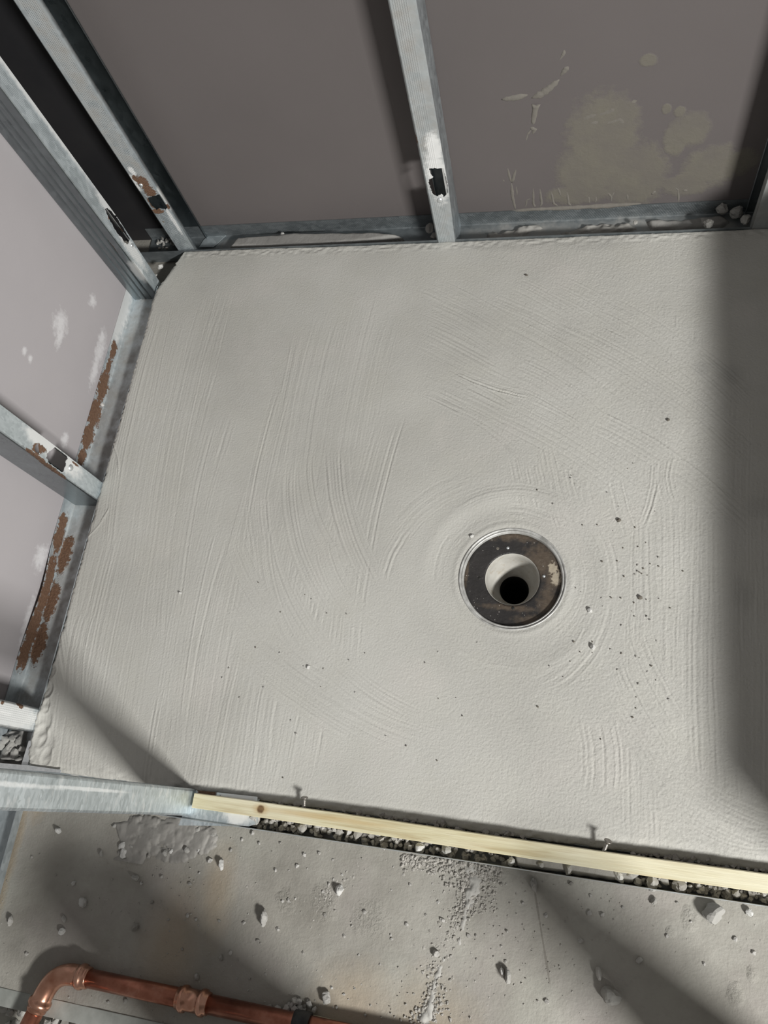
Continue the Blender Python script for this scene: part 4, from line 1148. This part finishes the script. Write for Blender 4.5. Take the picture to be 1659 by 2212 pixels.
# grit on the screed
def screed_z(p):
    i = min(max(int((p.x - sx[0]) / sp), 0), len(sx) - 1); j = min(max(int((p.y - sy[0]) / sp), 0), len(sy) - 1)
    return float(Z[i, j])
for (u, v, r, lb, pool) in [(1137, 598, .0030, 'dark speck of grit alone on the back of the screed', GRITS), (1384, 1289, .0042, 'largest dark grit on the screed, right of the drain', GRITS), (1338, 1121, .0034, 'dark grit up and right of the drain', GRITS),
                            (1275, 1316, .0040, 'white crumb close to the right of the drain', ROCKS), (1280, 1396, .0040, 'white crumb below and right of the drain', ROCKS), (1019, 1154, .0032, 'white crumb at the upper left rim of the drain', ROCKS),
                            (665, 1440, .0032, 'white grain on the combed arc left of the drain', ROCKS), (391, 1282, .0026, 'pale grain alone on the left of the screed', ROCKS), (1443, 908, .0034, 'dark pit grain high on the right of the screed', GRITS)]:
    p = P(u, v, -0.006); p.z = screed_z(p)
    rock('grit', p, r, lb, 'grit', None, pool, None, None, 0.2)
G = 'grit grains on the screed'
for i in range(90):
    if i < 64: u, v = rnd.gauss(1345, 85), rnd.gauss(1280, 130)
    else: u, v = rnd.uniform(450, 1500), rnd.uniform(1250, 1780)
    p = P(u, v, -0.008)
    if math.hypot(p.x - DC[0], p.y - DC[1]) < 0.08 or p.x > 0.31 or p.y < 0.01: continue
    p.z = screed_z(p)
    rock('grit', p, rnd.uniform(.0009, .0018), 'tiny grain of grit lying on the brushed screed', 'grit', G, GRITS if rnd.random() < 0.6 else ROCKS, None, None, 0.2)
for (u, v) in [(655, 1438), (705, 1324), (748, 1325), (481, 1465), (495, 1443), (518, 1507), (569, 1485), (629, 1557), (604, 1410), (787, 1410), (752, 1425), (766, 1495), (877, 1611), (1195, 1085), (1030, 1385), (640, 1585), (945, 1406), (1400, 1450)]:
    p = P(u, v, -0.006); p.z = screed_z(p)
    rock('grit', p, rnd.uniform(.0012, .0018), 'tiny grain of grit lying on the brushed screed', 'grit', G, ROCKS, None, None, 0.2)

# ------------------------------------------------------------------ dried mortar on the back wall
def drip(pts_px, radii, name='mortar_drip', flat=0.42):
    pts = [PY(u, v, YB) for u, v in pts_px]
    bm = bmesh.new(); rings = []; nn = 8
    rr2 = random.Random(len(pts_px) * 31 + int(pts_px[0][0]))
    # resample
    P2, R_ = [], []
    for i in range(len(pts) - 1):
        for k in range(5):
            t = k / 5; P2.append(pts[i].lerp(pts[i + 1], t)); R_.append((radii[i] + (radii[i + 1] - radii[i]) * t) * rr2.uniform(0.8, 1.2))
    P2.append(pts[-1]); R_.append(radii[-1])
    R_[0] *= 0.35; R_[1] *= 0.7; R_[-1] *= 0.35; R_[-2] *= 0.7
    for i, (p, r) in enumerate(zip(P2, R_)):
        d = (P2[min(i + 1, len(P2) - 1)] - P2[max(i - 1, 0)]).normalized(); side = d.cross(Vector((0, 1, 0))).normalized()
        rings.append([bm.verts.new(p + side * math.cos(math.pi * k / (nn - 1)) * r + Vector((0, -math.sin(math.pi * k / (nn - 1)) * r * flat - 0.0001 + 0.0004, 0))) for k in range(nn)])
    for a, b in zip(rings, rings[1:]):
        for k in range(nn - 1): bm.faces.new((a[k], a[k + 1], b[k + 1], b[k]))
    bm.faces.new(rings[0]); bm.faces.new(rings[-1])
    return link(name, bm_mesh(bm, name), M_drip, wall_back, smooth=True)


k1 = 0.0011
for pts_, rad in [([(1105, 395), (1107, 425), (1114, 455)], [3, 4, 3]), ([(1096, 358), (1100, 380), (1105, 395)], [1, 3, 3]), ([(1116, 362), (1110, 380), (1106, 395)], [1, 4, 3]), ([(1085, 388), (1090, 392)], [2, 2]), ([(1115, 400), (1117, 425)], [2, 2]),
                  ([(1155, 240), (1158, 225), (1152, 262), (1152, 270)], [3, 8, 5, 2]), ([(1145, 275), (1155, 280), (1150, 290)], [3, 5, 2]), ([(1083, 215), (1110, 212), (1140, 205)], [4, 8, 4]), ([(1148, 212), (1170, 203), (1190, 188), (1208, 172)], [4, 9, 7, 4]),
                  ([(1210, 165), (1222, 150), (1228, 143)], [2, 6, 2]), ([(1208, 132), (1218, 115), (1219, 107)], [1, 4, 1]), ([(1135, 310), (1140, 290), (1148, 280)], [1, 2, 2]), ([(1135, 450), (1138, 432), (1150, 428)], [2, 2, 1]), ([(1152, 402), (1152, 440), (1156, 448)], [2, 3, 3]),
                  ([(1166, 405), (1170, 440), (1166, 447)], [2, 3, 2]), ([(1190, 410), (1196, 440), (1205, 445)], [2, 3, 2]), ([(1205, 405), (1212, 425)], [3, 2]), ([(1225, 412), (1228, 440), (1235, 445)], [2, 3, 2]), ([(1272, 425), (1273, 440)], [3, 2]), ([(1288, 425), (1286, 440)], [3, 2]),
                  ([(1312, 415), (1320, 425), (1321, 437)], [2, 3, 2]), ([(1328, 413), (1321, 425)], [2, 2]), ([(1355, 420), (1356, 435)], [3, 2]), ([(1465, 405), (1466, 440)], [2, 3]), ([(1458, 404), (1466, 412)], [2, 2]), ([(1475, 412), (1485, 411)], [4, 3]), ([(1408, 420), (1416, 412)], [4, 3]), ([(1430, 413), (1450, 411)], [1, 1])]:
    drip(pts_, [r * 0.00068 for r in rad])
# ledge of mortar along the top of the back track, and a mortar skin with torn folds
drip([(1102, 456), (1150, 452), (1200, 450), (1260, 447), (1330, 443), (1385, 440)], [0.003, .003, .0035, .004, .0045, .002], 'mortar_ledge', 0.9)
for pts_, rad in [([(1255, 258), (1275, 252), (1295, 245)], [3, 4, 2]), ([(1270, 268), (1300, 262)], [4, 3]), ([(1285, 252), (1320, 240), (1330, 232)], [3, 4, 3]), ([(1300, 270), (1340, 258), (1350, 270)], [3, 4, 2]), ([(1360, 222), (1385, 215)], [4, 3]), ([(1240, 285), (1275, 280)], [3, 2])]:
    drip(pts_, [r * 0.0010 for r in rad], 'mortar_fold', 0.12)

# ------------------------------------------------------------------ copper pipe
PZ = ZF + 0.0150
def tube_bm(path, r, n=20, cap=True):
    bm = bmesh.new(); rings = []
    for i, p in enumerate(path):
        d = (path[min(i + 1, len(path) - 1)] - path[max(i - 1, 0)]).normalized()
        s = d.cross(Vector((0, 0, 1))).normalized(); u = s.cross(d).normalized()
        rr3 = r[i] if isinstance(r, list) else r
        rings.append([bm.verts.new(p + s * math.cos(2 * math.pi * k / n) * rr3 + u * math.sin(2 * math.pi * k / n) * rr3) for k in range(n)])
    for a, b in zip(rings, rings[1:]):
        for k in range(n): bm.faces.new((a[k], a[(k + 1) % n], b[(k + 1) % n], b[k]))
    if cap: bm.faces.new(rings[0]); bm.faces.new(rings[-1])
    return bm


def mat_copper():
    n = NT('copper'); o = n.tc.outputs['Object']
    col = n.ramp(n.noise(o, 26, 5, 0.6), [(0.3, (0.24, 0.085, 0.055)), (0.55, (0.40, 0.165, 0.11)), (0.8, (0.56, 0.31, 0.235))])
    col = n.mix(n.ramp(n.noise(o, 60, 4), [(0.55, 0.0), (0.75, 0.6)]), col, (0.20, 0.065, 0.04))
    rg = n.math('MULTIPLY_ADD', n.noise(o, 40, 4), 0.22, 0.20)
    return n.out(col, rg, 0.95, n.bump(n.noise(o, 120, 3), 0.08, 0.001))


def mat_copper_fit():
    n = NT('copper_fitting'); o = n.tc.outputs['Object']
    col = n.ramp(n.noise(o, 45, 4), [(0.3, (0.42, 0.19, 0.12)), (0.7, (0.72, 0.42, 0.31))])
    return n.out(col, 0.27, 0.98, n.bump(n.noise(o, 160, 3), 0.08, 0.001))
M_cu, M_cuf = mat_copper(), mat_copper_fit()
ctr = P(390, 2156, PZ)
pipe = empty('copper_pipe', (ctr.x, ctr.y, ZF), 'copper water pipe with a bend lying on the slab at the lower left', 'pipe')
A0 = P(118, 2097, PZ); A1 = P(418, 2162, PZ)
dirx = (A1 - A0).normalized(); end = A0 + dirx * 0.62
ER = 0.0265
B1 = P(96, 2146, PZ); B2 = P(52, 2235, PZ); diry = (B2 - B1).normalized()
# corner point: intersection of the two axes
den = dirx.x * diry.y - dirx.y * diry.x
t_ = ((B1.x - A0.x) * diry.y - (B1.y - A0.y) * diry.x) / den
corner_p = A0 + dirx * t_
PR = 0.0108
def cu(name, bm, mat, parent=pipe): return shift_parent(link(name, bm_mesh(bm, name), mat, smooth=True), parent)
cu('tube', tube_bm([corner_p + dirx * 0.030, corner_p + dirx * 0.20], PR), M_cu)
cu('tube', tube_bm([corner_p + dirx * 0.20, end], PR), M_cu)
cu('tube', tube_bm([corner_p + diry * 0.030, corner_p + diry * 0.16], PR), M_cu)
# elbow with beaded sockets
path, rad = [], []
for s_, rr4 in ((0.0490, PR + .0004), (0.0478, PR + .0016), (0.046, PR + .0019), (0.0425, PR + .0018), (0.0415, PR + .0036), (0.0385, PR + .0042), (0.0355, PR + .0036), (0.0345, PR + .0017), (0.030, PR + .0016)):
    path.append(corner_p + dirx * s_); rad.append(rr4)
q0, q1, q2 = corner_p + dirx * 0.028, corner_p, corner_p + diry * 0.028
for i in range(13):
    t = i / 12; path.append(q0 * (1 - t) ** 2 + q1 * 2 * t * (1 - t) + q2 * t * t); rad.append(PR + 0.0016)
for s_, rr4 in ((0.030, PR + .0016), (0.0345, PR + .0017), (0.0355, PR + .0036), (0.0385, PR + .0042), (0.0415, PR + .0036), (0.0425, PR + .0018), (0.046, PR + .0019), (0.0478, PR + .0016), (0.0490, PR + .0004)):
    path.append(corner_p + diry * s_); rad.append(rr4)
cu('elbow', tube_bm(path, rad, 24), M_cuf)
cp = P(418, 2161, PZ); cp = corner_p + dirx * ((cp - corner_p).dot(dirx))
path, rad = [], []
for s_, rr4 in ((-0.021, .0004), (-0.020, .0018), (-0.0165, .0019), (-0.0155, .0038), (-0.0125, .0044), (-0.0095, .0038), (-0.0085, .0017), (0.0085, .0017), (0.0095, .0038), (0.0125, .0044), (0.0155, .0038), (0.0165, .0019), (0.020, .0018), (0.021, .0004)):
    path.append(cp + dirx * s_); rad.append(PR + rr4)
cu('coupling', tube_bm(path, rad, 24), M_cuf)
tp = corner_p + diry * 0.088
cu('end_fitting', tube_bm([tp + diry * s_ for s_ in (-0.003, -0.002, 0.004, 0.006, 0.012, 0.05)], [PR + .0004, PR + .003, PR + .0036, PR + .0018, PR + .0045, PR + .0045], 24), M_cuf)
clp = P(653, 2204, PZ); clp = corner_p + dirx * ((clp - corner_p).dot(dirx))
M_blk = mat_simple('black_plastic', (0.014, 0.014, 0.015), (0.03, 0.03, 0.03), 90, 0.5)
bm = tube_bm([clp - dirx * 0.010, clp - dirx * 0.0095, clp + dirx * 0.0095, clp + dirx * 0.010], [PR + .0008, PR + .0030, PR + .0030, PR + .0008], 24)
oc = cu('pipe_clip', bm, M_blk); oc['label'] = 'black plastic clip round the copper tube'
# timber offcut beside the pipe
oa, ob_ = P(643, 2192, ZF + 0.018), P(762, 2222, ZF + 0.018)
dd = (ob_ - oa).normalized(); nn_ = Vector((-dd.y, dd.x, 0))
bm = box_bm(0, 0.16, -0.012, 0, 0, 0.012, 0.001)
bm.transform(Matrix.Translation((oa.x, oa.y, ZF + 0.0003)) @ Matrix.Rotation(math.atan2(dd.y, dd.x), 4, 'Z'))
off = link('timber_offcut', bm_mesh(bm, 'timber_offcut'), mat_wood('offcut_wood'))
tag(off, 'pale timber offcut beside the black clip of the copper pipe', 'timber')

# gravel in the lower left corner beyond the near track
for i in range(70):
    u, v = rnd.uniform(-10, 250), rnd.uniform(2160, 2230)
    q = P(u, v, ZF - 0.02)
    if q.y > yn - 0.026: continue
    rock('stone', Vector((q.x, q.y, ZF - 0.034)), rnd.uniform(.004, .010), 'grey gravel stone beyond the near track in the lower left corner', 'stone', 'gravel in the lower left corner')
